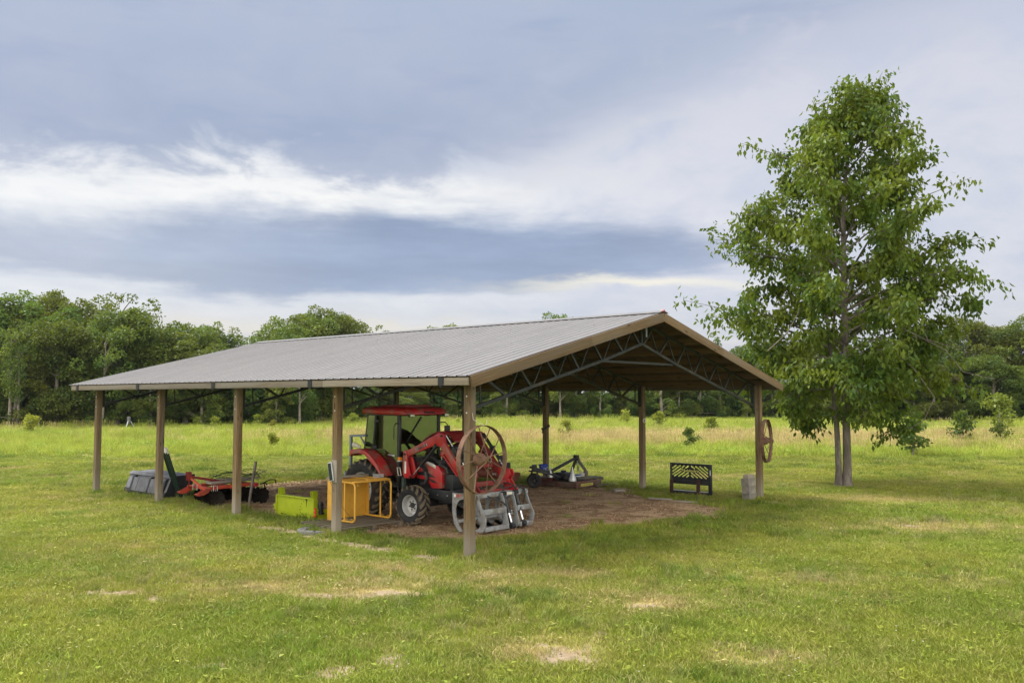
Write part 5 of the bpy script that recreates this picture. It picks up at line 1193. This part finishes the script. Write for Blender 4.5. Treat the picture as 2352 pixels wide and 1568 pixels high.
mb = MB(); mb.tube([(1.14, -.52, .92), (1.19, -.56, .78), (1.2, -.6, .60)], [.05, .06, .02], 8); mb.build('mud_flap', 'tgreen', t)
# loader: posts, arms, cylinders, cross tube, carrier
def loader(s):
    y0_, y1_ = s*.585, s*.515
    mb = MB(); mb.xz([(1.205, 1.455), (1.23, 1.49), (1.29, 1.50), (1.325, 1.45), (1.345, 1.27), (1.40, 1.10), (1.455, .96), (1.44, .925), (1.25, .925), (1.205, 1.0), (1.195, 1.155)], s*.60, s*.575); mb.xz([(1.215, 1.455), (1.29, 1.49), (1.42, 1.30), (1.52, 1.02), (1.44, .925), (1.25, .925), (1.205, 1.155)], s*.50, s*.475); lp = mb.build('loader_post', 'red', t, bevel=.005)
    if s < 0:
        mb = MB(); mb.bb(1.315, 1.365, -.606, -.601, 1.17, 1.30) if False else mb.bb(1.262, 1.312, -.606, -.601, 1.02, 1.27); mb.build('warning_label', 'white', lp)
        mb = MB(); mb.tube([(1.06, -.63, 1.13), (1.15, -.63, 1.13), (1.19, -.63, .97), (1.10, -.63, .97)], .010, 6, closed=True); mb.build('grab_loop', 'milk', lp)
    AR = [(1.285, 1.485), (1.32, 1.495), (1.68, 1.635), (2.13, 1.84), (2.25, 1.888), (2.36, 1.887), (2.405, 1.86), (2.425, 1.70), (2.77, 1.315), (2.945, 1.15), (2.99, 1.07), (2.95, 1.02), (2.875, 1.02), (2.65, 1.235), (2.295, 1.61), (2.20, 1.635), (2.13, 1.63), (1.34, 1.375), (1.28, 1.41)]
    mb = MB(); mb.xz(AR, y0_, y1_); a = mb.build('loader_arm', 'red' if s < 0 else 'dred', t, bevel=.006)  # far arm in the darker red, its shade put into the colour
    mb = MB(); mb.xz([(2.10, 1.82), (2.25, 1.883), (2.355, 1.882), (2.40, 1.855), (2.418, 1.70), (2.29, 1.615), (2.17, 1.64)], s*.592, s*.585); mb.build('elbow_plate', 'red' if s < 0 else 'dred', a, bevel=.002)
    for (x_, z_) in ((1.265, 1.42), (1.44, .955), (2.19, 1.645), (2.375, 1.83), (2.93, 1.06)): MB().cyl((x_, s*.60, z_), (x_, s*.625, z_), .024, 12).build('pivot_pin', 'darksteel', t)
    p, q = Vector((1.455, s*.535, .985)), Vector((2.19, s*.535, 1.645)); p2, q2 = p.lerp(q, .30), q
    mb = MB(); mb.cyl(p2, q2, .034, 12); lc = mb.build('lift_cylinder', 'black', t); mb = MB(); mb.cyl(p, p2, .017, 10); mb.build('rod', 'chrome', lc)
    p, q = Vector((2.40, s*.60, 1.83)), Vector((3.09, s*.60, 1.12)); yy = s*.54
    p.y = q.y = yy; p.x += .045; p.z += .01
    mb = MB(); mb.cyl(p.lerp(q, .30 if s < 0 else .0), p.lerp(q, .72), .036, 12); tc = mb.build('tilt_cylinder', 'black', t); mb = MB(); mb.cyl(p, p.lerp(q, .33), .016, 10) if s < 0 else None; mb.cyl(p.lerp(q, .70), q, .018, 10); mb.build('rod', 'chrome', tc)
    mb = MB(); mb.bar((2.36, s*.56, 1.46), (2.78, s*.56, 1.05), .03, .03); mb.box((2.36, s*.555, 1.47), (.07, .05, .09), Matrix.Rotation(.7, 3, 'Y')); mb.build('park_stand', 'red' if s < 0 else 'dred', t, bevel=.003)
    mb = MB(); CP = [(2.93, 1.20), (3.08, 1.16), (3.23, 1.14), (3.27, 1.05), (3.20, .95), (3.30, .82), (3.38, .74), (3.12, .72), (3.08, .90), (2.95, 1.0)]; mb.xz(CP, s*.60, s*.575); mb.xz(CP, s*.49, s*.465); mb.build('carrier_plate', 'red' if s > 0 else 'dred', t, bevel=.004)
    return a
a_ = loader(-1); loader(1)
lettering('Mahindra', .105, 'white', a_, (1.755, -.592, 1.578), (math.cos(R(23)), 0, math.sin(R(23))), (-math.sin(R(23)), 0, math.cos(R(23))), .002, shear=.25, width=.36)
lettering('Mahindra', .098, 'letter_dark', a_, (1.757, -.5955, 1.578), (math.cos(R(23)), 0, math.sin(R(23))), (-math.sin(R(23)), 0, math.cos(R(23))), .002, shear=.25, width=.335)
mb = MB(); mb.cyl((2.72, -.53, 1.20), (2.72, .53, 1.20), .055, 16); mb.bb(2.60, 2.68, -.51, .51, 1.28, 1.32); mb.build('cross_tube', 'dred', t)
for k in range(4):
    mb = MB(); mb.tube([(2.45+.0*k, .49, 1.60-.02*k), (2.62+.02*k, .46, 1.40-.022*k), (2.78, .42, 1.22-.02*k)], .009, 5); mb.build('steel_line', 'chrome', t)
mb = MB(); mb.bar((3.14, -.58, .90), (3.14, .58, .90), .10, .09); mb.bar((3.22, -.58, .76), (3.22, .58, .76), .05, .05); mb.build('carrier_beam', 'dred', t, bevel=.005)

# ------------------------------------------------------------------ grapple on the loader
GX, GY_ = 3.2, .12
g = thing('grapple', 'grey steel grapple with curved tines on the front of the tractor loader', 'grapple', TP(GX, GY_), TA)
def off(poly): return [(x_-GX, z_) for x_, z_ in poly]
RP = off([(2.815, .745), (3.42, .735), (3.44, .66), (3.11, .64), (3.00, .605), (2.93, .53), (2.895, .44), (2.91, .30), (2.99, .13), (3.10, .01), (2.985, .01), (2.87, .14), (2.812, .34), (2.808, .5)])
RQ = off([(2.83, .72), (3.05, .72), (3.02, .60), (2.95, .50), (2.90, .42), (2.915, .30), (2.99, .14), (3.30, .02), (3.46, .0), (3.44, .045), (3.28, .07), (3.12, .16), (3.02, .08), (2.97, .02), (2.86, .16), (2.81, .34)])
for y_ in (-.72, .82):
    mb = MB(); mb.xz(RP, y_-GY_-.012, y_-GY_+.012); mb.build('side_plate', 'grey', g, bevel=.003)
for y_ in (-.40, -.08, .22, .52):
    mb = MB(); mb.xz(RQ, y_-GY_-.009, y_-GY_+.009); mb.build('lower_tine', 'grey', g, bevel=.002)
JW = off([(3.33, .735), (3.39, .745), (3.455, .60), (3.515, .47), (3.62, .29), (3.612, .17), (3.56, .06), (3.50, .02), (3.32, .035), (3.31, .055), (3.42, .085), (3.485, .17), (3.515, .265), (3.46, .43), (3.385, .575)])
JC = off([(3.33, .70), (3.385, .72), (3.45, .60), (3.49, .45), (3.52, .30), (3.57, .15), (3.56, .06), (3.50, .02), (3.30, .035), (3.33, .07), (3.42, .12), (3.44, .25), (3.42, .43), (3.36, .575)])
for y_, P_ in ((-.62, JW), (.08, JC), (.40, JC), (.80, JW)):
    mb = MB(); mb.xz(P_, y_-GY_-.011, y_-GY_+.011); mb.build('upper_tine', 'grey', g, bevel=.003)
def gb(x_, z_, y0_, y1_, w_, h_, nm='cross_bar', m_='grey'):
    mb = MB(); mb.bar((x_-GX, y0_-GY_, z_), (x_-GX, y1_-GY_, z_), w_, h_); mb.build(nm, m_, g, bevel=.005)
gb(3.50, .40, -.61, .07, .05, .105); gb(3.50, .40, .41, .79, .05, .105)
gb(3.56, .085, -.61, .07, .07, .085); gb(3.56, .085, .41, .79, .07, .085)
gb(3.27, .69, -.70, .80, .09, .09, 'top_beam'); gb(2.98, .70, -.71, 1.0, .11, .07, 'rear_beam'); gb(3.36, .68, .08, .62, .06, .06, 'pivot_tube')
mb = MB(); mb.cyl((3.0-GX, -.72-GY_, .205), (3.0-GX, .82-GY_, .205), .036, 14); mb.build('lower_tube', 'grey', g)
mb = MB()
for y_ in (-.24, .37): mb.xz(off([(3.05, .18), (3.38, .01), (3.45, .0), (3.2, .10), (3.08, .24)]), y_-GY_-.03, y_-GY_+.03)
mb.build('gusset', 'grey', g)
for y_, (ax_, az_), (bx_, bz_) in ((.16, (3.30, .69), (3.57, .075)), (.50, (3.32, .70), (3.57, .095))):
    p, q = Vector((ax_-GX+.06, y_-GY_, az_)), Vector((bx_-GX+.03, y_-GY_, bz_))
    mb = MB(); mb.cyl(p.lerp(q, .05), p.lerp(q, .58), .043, 16); mb.cyl(p+Vector((0, -.05, 0)), p+Vector((0, .05, 0)), .045, 14); mb.cyl(p.lerp(q, .56), p.lerp(q, .60), .05, 14); hc = mb.build('hydraulic_cylinder', 'black', g)
    mb = MB(); mb.cyl(p.lerp(q, .58), p.lerp(q, .95), .023, 12); mb.build('rod', 'chrome', hc)
    mb = MB(); mb.cyl(q+Vector((0, -.045, 0)), q+Vector((0, .045, 0)), .05, 14); mb.cyl(q.lerp(p, .0), q.lerp(p, .12), .035, 10); mb.build('end_eye', 'black', hc)
    mb = MB(); mb.cyl(p.lerp(q, .08)+Vector((.05, 0, 0)), p.lerp(q, .08)+Vector((.10, 0, .03)), .016, 8); mb.cyl(p.lerp(q, .54)+Vector((.045, 0, 0)), p.lerp(q, .54)+Vector((.09, 0, .02)), .016, 8); mb.build('fitting', 'silver', hc)
for pts_ in (((3.05, -.15, .80), (3.15, .0, .93), (3.30, .12, .90), (3.36, .16, .75)), ((3.05, .25, .85), (3.2, .36, .88), (3.36, .46, .84), (3.39, .5, .72)), ((3.2, -.35, .74), (3.36, -.2, .64), (3.47, .05, .52), (3.47, .14, .34)), ((3.25, .25, .78), (3.32, .55, .80), (3.38, .78, .72), (3.44, .68, .50), (3.50, .52, .34))):
    mb = MB(); P_ = [Vector((a[0]-GX, a[1]-GY_, a[2])) for a in pts_]; pp = []
    for i in range(len(P_)-1):
        for q in range(6):
            u = q/6; p0, p1, p2_, p3_ = P_[max(0, i-1)], P_[i], P_[i+1], P_[min(len(P_)-1, i+2)]
            pp.append(.5*((2*p1)+(p2_-p0)*u+(2*p0-5*p1+4*p2_-p3_)*u*u+(3*p1-p0-3*p2_+p3_)*u**3))
    pp.append(P_[-1]); mb.tube(pp, .014, 7); mb.build('hose', 'rubberhose', g)
mb = MB(); mb.bb(3.392-GX, 3.396-GX, .22-GY_, .38-GY_, .665, .715); mb.build('warning_label', 'milk', g)
lettering('88T', .075, 'letter_red', g, (2.995-GX, -.7345-GY_, .69), (1, 0, 0), (0, 0, 1), .002)
mb = MB(); mb.bb(2.86-GX, 2.91-GX, -.7355-GY_, -.7325-GY_, .665, .72); mb.build('sticker', 'white', g)

# ------------------------------------------------------------------ brown implement behind the tractor
t = thing('rotary_tiller', 'rusty brown implement with an arm, partly hidden behind the red tractor', 'tiller', SP(8.2, 7.45), YAW)
mb = MB(); mb.bb(0, .9, -.7, 1.3, .28, .40); mb.build('deck', 'brownsteel', t, bevel=.02)
mb = MB(); mb.cyl((.05, -.75, .42), (.05, 1.3, .42), .13, 20); mb.build('hood_roll', 'brownsteel', t)
mb = MB(); mb.bb(.1, .8, -.72, -.70, .18, .42); mb.bb(.1, .8, 1.30, 1.32, .0, .42); mb.build('side_plate', 'brownsteel', t)
mb = MB(); mb.bar((.5, .35, .4), (.45, .0, 1.12), .05, .06); mb.bar((.5, -.45, .62), (.45, .02, 1.10), .045, .045); mb.bar((.7, .25, .4), (.5, .02, 1.1), .05, .05); mb.bb(.40, .5, -.05, .08, 1.05, 1.18); mb.build('mast', 'truss', t)
mb = MB(); mb.bb(.2, .7, -.5, -.2, .40, .70); mb.build('gearbox', 'darksteel', t, bevel=.03)
mb = MB(); mb.box((.35, -.42, .78), (.30, .06, .28), Matrix.Rotation(.35, 3, 'Z')); mb.build('shield', 'truss', t, bevel=.04)
mb = MB(); mb.bar((.1, .5, .42), (.3, .3, .72), .05, .04); mb.bb(.02, .16, .25, .42, .55, .72); mb.build('bracket', 'brownsteel', t)
mb = MB(); mb.tube([(.05, -.72, .5), (.03, -.74, .58), (.05, -.80, .62), (.08, -.80, .66)], .008, 5); mb.build('hook', 'darksteel', t)
lettering('ard', .11, 'milk', t, (-.082, -.55, .42), (0, -1, 0), (0, 0, 1), .002)

# ------------------------------------------------------------------ red rotary mower on the right with things lying on it
MO = SP(9.6, 5.09)
t = thing('rotary_mower', 'dusty dark red rotary mower with a tail wheel and a tall hitch frame', 'mower', MO, YAW)
mb = MB(); mb.bb(0, 1.22, 0, 1.75, .155, .17); mb.bb(-.01, .0, 0, 1.75, .02, .175); mb.bb(1.22, 1.23, 0, 1.75, .02, .175); mb.bb(0, 1.22, -.01, 0, .01, .18); mb.bb(0, 1.22, 1.75, 1.76, .02, .175); mb.bb(-.03, .25, .9, 1.75, .15, .26); mb.build('deck', 'deckred', t, bevel=.006)
mb = MB(); mb.bb(-.02, 1.24, -.02, .03, .175, .195); mb.build('deck_rail', 'brownsteel', t)
mb = MB(); mb.bb(.22, .80, -.0145, -.0115, .055, .125); mb.build('sign_strip', 'bucketyellow', t)
lettering('LHORNEC', .07, 'letter_dark', t, (.51, -.017, .089), (1, 0, 0), (0, 0, 1), .002, width=.52)
# tail wheel on a heavy arm
mb = MB(); mb.bar((.4, 1.0, .30), (-.45, 1.12, .52), .10, .10); mb.bar((.3, .75, .28), (-.4, 1.1, .46), .06, .06); mb.build('tail_arm', 'black', t, bevel=.01)
wh = bpy.data.objects.new('tail_wheel', None); col.objects.link(wh); wh.parent = t; wh.location = (-.52, 1.12, .205); wh.rotation_euler = (0, 0, R(-38))
mb = MB(); mb.lathe([(.09, -.06), (.13, -.085), (.19, -.08), (.215, -.03), (.215, .03), (.19, .08), (.13, .085), (.09, .06)], (0, 0, 0), (0, 1, 0), 32); mb.build('tyre', 'rubber', wh)
mb = MB(); mb.lathe([(.095, -.06), (.06, -.03), (.03, -.07), (.001, -.07)], (0, 0, 0), (0, 1, 0), 20); mb.lathe([(.095, .06), (.06, .03), (.03, .07), (.001, .07)], (0, 0, 0), (0, 1, 0), 20); mb.build('rim', 'chassis', wh)
mb = MB(); mb.bar((-.52, 1.0, .2), (-.50, 1.02, .50), .02, .07, (1, 0, 0)); mb.bar((-.52, 1.24, .2), (-.50, 1.22, .50), .02, .07, (1, 0, 0)); mb.bb(-.6, -.42, .98, 1.26, .46, .50); mb.cyl((-.51, 1.12, .46), (-.51, 1.12, .66), .085, 16, .07); mb.bb(-.66, -.5, 1.06, 1.18, .56, .62); mb.build('wheel_fork', 'black', t)
# hitch frame
mb = MB()
for y_ in (.30, .85):
    mb.bar((.95, y_+(.06 if y_ < .5 else 0), .16), (.97, y_+.04, .42), .06, .09); mb.bar((.97, y_+.04, .40), (.78, .57, .82), .06, .09)
mb.bar((.98, .40, .42), (.98, .40, .14), .05, .08); mb.build('hitch_frame', 'hitch', t, bevel=.004)
mb = MB(); mb.bar((.76, .53, .82), (.05, .95, .42), .03, .05); mb.bar((.76, .60, .82), (.05, 1.05, .42), .03, .05); mb.build('stay_bar', 'black', t)
mb = MB(); mb.xz([(.70, .74), (.70, .90), (.84, .90), (.88, .74)], .52, .535); mb.xz([(.70, .74), (.70, .90), (.84, .90), (.88, .74)], .61, .625); mb.bar((.77, .5, .78), (.77, .65, .78), .05, .05); mb.build('mast_plate', 'black', t)
mb = MB(); mb.tube([(.78, .55, .78), (.70, .45, .6), (.62, .30, .36), (.6, .25, .2)], .012, 6); mb.build('lever', 'silver', t)
mb = MB(); mb.tube([(.82, .58, .75), (.84, .56, .6), (.85, .55, .42)], .011, 5); mb.tube([(.82, .60, .75), (.88, .62, .55), (.86, .6, .4), (.83, .58, .45)], .009, 5); mb.build('chain', 'darksteel', t)
mb = MB(); mb.cyl((.95, .20, .26), (1.10, .20, .26), .02, 8); mb.build('hitch_pin', 'black', t)
mb = MB(); mb.bb(.28, .62, .62, 1.0, .17, .40); mb.cyl((.45, .8, .38), (.45, .8, .46), .08, 14); mb.cyl((.2, .5, .27), (.55, .55, .27), .10, 14); mb.build('gearbox', 'darksteel', t, bevel=.03)
mb = MB(); mb.cyl((.25, .18, .26), (1.15, .10, .24), .055, 14); mb.cyl((.80, .131, .248), (.88, .124, .246), .063, 14); mb.cyl((1.15, .10, .24), (1.32, .085, .22), .035, 10); mb.bar((1.28, .085, .23), (1.42, .07, .19), .05, .09); mb.build('drive_shaft', 'hitch', t)
def put(b, a, z): return SP(9.6+b, 5.09+a, z)
t = thing('bucket', 'blue plastic bucket with white marks standing on the mower', 'bucket', put(-.02, 1.18, .40), YAW)
mb = MB(); mb.lathe([(.001, 0), (.115, 0), (.135, .20), (.142, .20), (.142, .225), (.148, .225), (.148, .24), (.14, .24), (.136, .235), (.118, .01), (.001, .01)], (0, 0, 0), (0, 0, 1), 28); mb.build('body', 'blue', t)
mb = MB()
for p, q in (((-.35, .05), (-.35, .15)), ((-.35, .15), (-.05, .06)), ((-.05, .06), (-.05, .16)), ((.15, .16), (.45, .15)), ((-.7, .06), (-.55, .16))):
    f_ = lambda u, z_: ((.126+.1*(z_-.1)+.003)*math.sin(u), -(.126+.1*(z_-.1)+.003)*math.cos(u), z_)
    mb.tube([f_(p[0]+(q[0]-p[0])*i/4-.2, p[1]+(q[1]-p[1])*i/4) for i in range(5)], .006, 5)
mb.build('lettering', 'white', t)
mb = MB(); mb.tube([(.15*math.cos(a), -.03-.06*math.sin(a), .215-.09*math.sin(a)) for a in [math.pi*i/12 for i in range(13)]], .004, 5); mb.build('handle', 'silver', t)
def funnel(loc, s, label):
    mb = MB(); mb.lathe([(.11*s, 0), (.115*s, .0), (.115*s, .07*s), (.03*s, .30*s), (.016*s, .42*s), (.012*s, .42*s), (.026*s, .30*s), (.11*s, .07*s), (.11*s, 0)], (0, 0, 0), (0, 0, 1), 28)
    o = mb.build('funnel', 'silver', None, loc=loc); tag(o, label, 'funnel')
funnel(put(.10, .20, .198), .98, 'big upside down metal funnel on the front edge of the mower deck')
funnel(put(.02, .95, .27), .70, 'smaller upside down metal funnel beside the blue bucket on the mower')
mb = MB(); mb.bb(-.09, .09, -.06, .06, 0, .20); mb.cyl((-.03, 0, .2), (-.03, 0, .25), .025, 12); mb.tube([(.02, 0, .19), (.04, 0, .25), (.085, 0, .22), (.085, 0, .15)], .014, 8); o = mb.build('jug', 'milk', None, bevel=.025, loc=put(.86, .42, .172), rz=YAW+.3); tag(o, 'milky white plastic jug under the mower hitch frame', 'jug')
t = thing('toolbox', 'small white box with a blue lid on the mower deck', 'box', put(.40, .28, .24), YAW)
mb = MB(); mb.bb(-.12, .12, -.08, .08, 0, .10); mb.build('body', 'silver', t, bevel=.008)
mb = MB(); mb.bb(-.125, .125, -.085, .085, .101, .125); mb.build('lid', 'blue', t, bevel=.008)
for k, (b_, a_, l_) in enumerate(((.12, 1.05, 'grubby tan can lying beside the blue bucket on the mower'), (.10, .72, 'dark oily can in the middle of the mower deck'))):
    mb = MB(); mb.cyl((0, -.09, .06), (0, .09, .06), .06, 16); mb.cyl((0, .09, .06), (0, .12, .06), .03, 10); o = mb.build('can', 'pallet' if k == 0 else 'darksteel', None, loc=put(b_, a_, .27 if k == 0 else .19), rz=YAW+.5+k); tag(o, l_, 'can')

# ------------------------------------------------------------------ pallet fork frame with cut out stripes
FO = SP(10.30, 1.215)
t = thing('fork_frame', 'black pallet fork frame with slanted stripes and lettering standing on the grass', 'fork frame', FO, YAW); t.rotation_euler = (0, R(0), YAW)
# u runs right as seen (from a=2.41 down to a=1.215): y = Wf-u
Wf = 1.195
mb = MB(); mb.bb(-.025, .025, 0, .05, 0, .845); mb.bb(-.03, .05, -.03, .0, .0, .84); mb.bb(-.025, .025, Wf-.03, Wf, 0, .845); mb.bb(-.025, .03, .05, Wf-.03, .815, .845); mb.bb(-.03, .04, .05, Wf-.03, .295, .395); mb.build('frame', 'black', t, bevel=.004)
mb = MB(); mb.bb(-.03, .04, .05, Wf-.03, .03, .115); mb.build('lower_bar', 'black', t, bevel=.004)
mb = MB(); mb.bb(-.031, .038, .05, Wf-.03, .116, .122); mb.build('bar_edge', 'silver', t)
from mathutils.geometry import delaunay_2d_cdt
holes = []
def capsule(p, q, r=.0205, cut=None):
    p, q = Vector(p), Vector(q); d = (q-p).normalized(); n_ = Vector((-d.y, d.x)); a0 = math.atan2(n_.y, n_.x); P_ = []
    for i in range(9): a = a0+math.pi*i/8; P_.append((p.x+r*math.cos(a), p.y+r*math.sin(a)))
    for i in range(9): a = a0+math.pi+math.pi*i/8; P_.append((q.x+r*math.cos(a), q.y+r*math.sin(a)))
    return P_
# picture coords of the crop (12.06 per px) mapped to panel u,z
def UZ(x, y): 
    u = (x-160)/(1555-160)*Wf*1.0; zt = 200+(290-200)*(x-160)/1395.; zb = 1400+(1485-1400)*(x-160)/1430.
    return (u, .845*(zb-y)/(zb-zt))
segs = [((250, 405), (370, 310)), ((250, 525), (520, 320)), ((250, 640), (540, 430)), ((590, 392), (655, 330)), ((310, 705), (535, 540)), ((455, 720), (660, 572)), ((600, 730), (800, 590)), ((745, 745), (812, 685)), ((712, 408), (800, 345)),
        ((918, 350), (1020, 430)), ((1065, 360), (1165, 438)), ((1190, 475), (1485, 735)), ((1210, 370), (1490, 620)), ((1370, 385), (1490, 500)), ((910, 590), (1115, 770)), ((1060, 605), (1265, 785)), ((1190, 590), (1415, 800)), ((905, 695), (970, 762))]
vsl = [(.05, .395), (Wf-.03, .395), (Wf-.03, .815), (.05, .815)]; vl = [Vector(p) for p in vsl]; ed = [(0, 1), (1, 2), (2, 3), (3, 0)]
for p, q in segs:
    P_ = capsule(UZ(*p), UZ(*q)); o0 = len(vl); vl += [Vector(p_) for p_ in P_]; ed += [(o0+i, o0+(i+1) % len(P_)) for i in range(len(P_))]; holes.append(P_)
ov, oe, of, *_ = delaunay_2d_cdt(vl, ed, [], 0, 1e-5)
def inside(pt, P_):
    c = False; n_ = len(P_)
    for i in range(n_):
        (x1, y1), (x2, y2) = P_[i], P_[(i+1) % n_]
        if (y1 > pt[1]) != (y2 > pt[1]) and pt[0] < (x2-x1)*(pt[1]-y1)/(y2-y1)+x1: c = not c
    return c
keepf = []
for f in of:
    cx = sum(ov[i][0] for i in f)/len(f); cy = sum(ov[i][1] for i in f)/len(f)
    if inside((cx, cy), vsl) and not any(inside((cx, cy), P_) for P_ in holes): keepf.append(tuple(f))
mb = MB(); mb.add([(-.012, Wf-v.x, v.y) for v in ov], keepf)
import collections
ec = collections.Counter()
for f in keepf:
    for i in range(len(f)): ec[tuple(sorted((f[i], f[(i+1) % len(f)])))] += 1
nv = len(ov); mb.v += [(-.002, Wf-v.x, v.y) for v in ov]; mb.f += [tuple(i+nv for i in f[::-1]) for f in keepf]+[(a, b, b+nv, a+nv) for (a, b), c_ in ec.items() if c_ == 1]
sp = mb.build('stripe_panel', 'black', t, smooth=False)
lettering('Mahindra', .10, 'letter_lime', sp, (-.0135, Wf-UZ(865, 515)[0], UZ(865, 515)[1]), (0, -1, 0), (0, 0, 1), .002, width=.51)
for (u0, u1, z1) in ((.01, .105, .40), (.815, .915, .42)):
    mb = MB(); mb.bb(-.07, -.032, Wf-u1, Wf-u0, .0, z1); mb.bb(-.07, 1.0, Wf-u1, Wf-u0, -.0, .028); mb.bb(-.05, .03, Wf-u1, Wf-u0, z1-.03, z1+.01); mb.build('fork', 'forkbrown', t, bevel=.005)
mb = MB(); mb.tube([(-.04, Wf-.10, .40), (-.05, Wf-.2, .365), (-.05, Wf-.4, .345), (-.05, Wf-.6, .375)], .007, 5); mb.build('chain', 'darksteel', t)
mb = MB(); mb.bb(-.034, -.0305, -.022, -.004, .56, .70); mb.build('sticker', 'white', t)

# ------------------------------------------------------------------ blocks stacked by the right corner post
def block(z, dx, rz, label):
    mb = MB(); L_, W_, H_ = .40, .195, .19; tk = .032
    for (x0, x1, y0, y1) in ((-L_/2, L_/2, -W_/2, -W_/2+tk), (-L_/2, L_/2, W_/2-tk, W_/2), (-L_/2, -L_/2+tk, -W_/2+tk, W_/2-tk), (L_/2-tk, L_/2, -W_/2+tk, W_/2-tk), (-tk/2, tk/2, -W_/2+tk, W_/2-tk)): mb.bb(x0, x1, y0, y1, 0, H_)
    o = mb.build('concrete_block', 'concrete', None, loc=SP(10.27+dx, .13, z), rz=YAW+rz); tag(o, label, 'concrete block', 'hollow concrete blocks stacked by the corner post')
block(-.01, .04, .0, 'hollow concrete block on the ground, lowest of the stack by the right corner post')
block(.182, .0, .05, 'hollow concrete block in the middle of the stack by the right corner post')
block(.374, -.01, -.02, 'hollow concrete block, topmost concrete one of the stack by the right corner post')
o = MB().box((0, 0, .04), (.36, .14, .085)).build('wood_block', 'oldwood', None, bevel=.005, loc=SP(10.30, .13, .567), rz=YAW); tag(o, 'short wooden block lying on top of the concrete block stack', 'block')

# ------------------------------------------------------------------ loose boards on the soil
def loose(px, py, L_, w_, th, rz, label, lift=0.0, mat='oldwood'):
    Yd = 2.6*2569.65/(py-1192.0)*1.0
    o = MB().box((0, 0, th/2), (L_, w_, th)).build('loose_board', mat, None, bevel=.003, loc=((px-1536)/2569.65*Yd, Yd, lift), rz=rz); tag(o, label, 'board')
loose(1853, 1470, .32, .22, .06, R(20), 'short thick board on the soil near the ring post')
loose(1976, 1494, .62, .09, .035, R(-28), 'thin pale board on the soil left of the striped frame')
loose(2052, 1502, .60, .07, .03, R(-30), 'narrow board on the grass in front of the striped frame')
mb = MB(); mb.tube([(-.3, 0, .03), (0, .03, .05), (.3, -.02, .06), (.5, .05, .03)], .025, 8); o = mb.build('branch', 'bark', None, loc=SP(10.6, 4.85), rz=YAW-.2); tag(o, 'rough branch lying on the soil before the red mower', 'branch')

# ------------------------------------------------------------------ game feeder on three legs before the woods
Yd = 66.0; t = thing('game_feeder', 'dark barrel feeder on three thin legs before the woods at left', 'feeder', ((391-1536)/2569.65*Yd, Yd, 0))
mb = MB(); mb.lathe([(.001, 1.14), (.13, 1.14), (.135, 1.12), (.13, .72), (.07, .62), (.05, .58), (.001, .58)], (0, 0, 0), (0, 0, 1), 20); mb.build('barrel', 'bucketgrey', t)
for k in range(3):
    a = k*2.094+.5; mb = MB(); mb.tube([(.12*math.cos(a), .12*math.sin(a), .80), (.58*math.cos(a), .58*math.sin(a), 0)], .03, 6); mb.build('leg', 'silver', t)

# ------------------------------------------------------------------ thin haze over the field
mb = MB(); mb.bb(-1520, 1520, -1520, 1520, -1.6, 18); hz = mb.build('haze', 'white', None, smooth=False); hz['kind'] = 'stuff'; hz['label'] = 'thin pale haze over the field'
hm = bpy.data.materials.new('haze'); hm.use_nodes = True; t_ = NT(hm.node_tree); t_.n.clear()
pv = t_.node('ShaderNodeVolumePrincipled'); pv.inputs['Color'].default_value = (.86, .90, .96, 1); pv.inputs['Density'].default_value = .00010; pv.inputs['Anisotropy'].default_value = .3
oo = t_.node('ShaderNodeOutputMaterial'); t_.link(pv.outputs[0], oo.inputs['Volume']); hz.data.materials[0] = hm
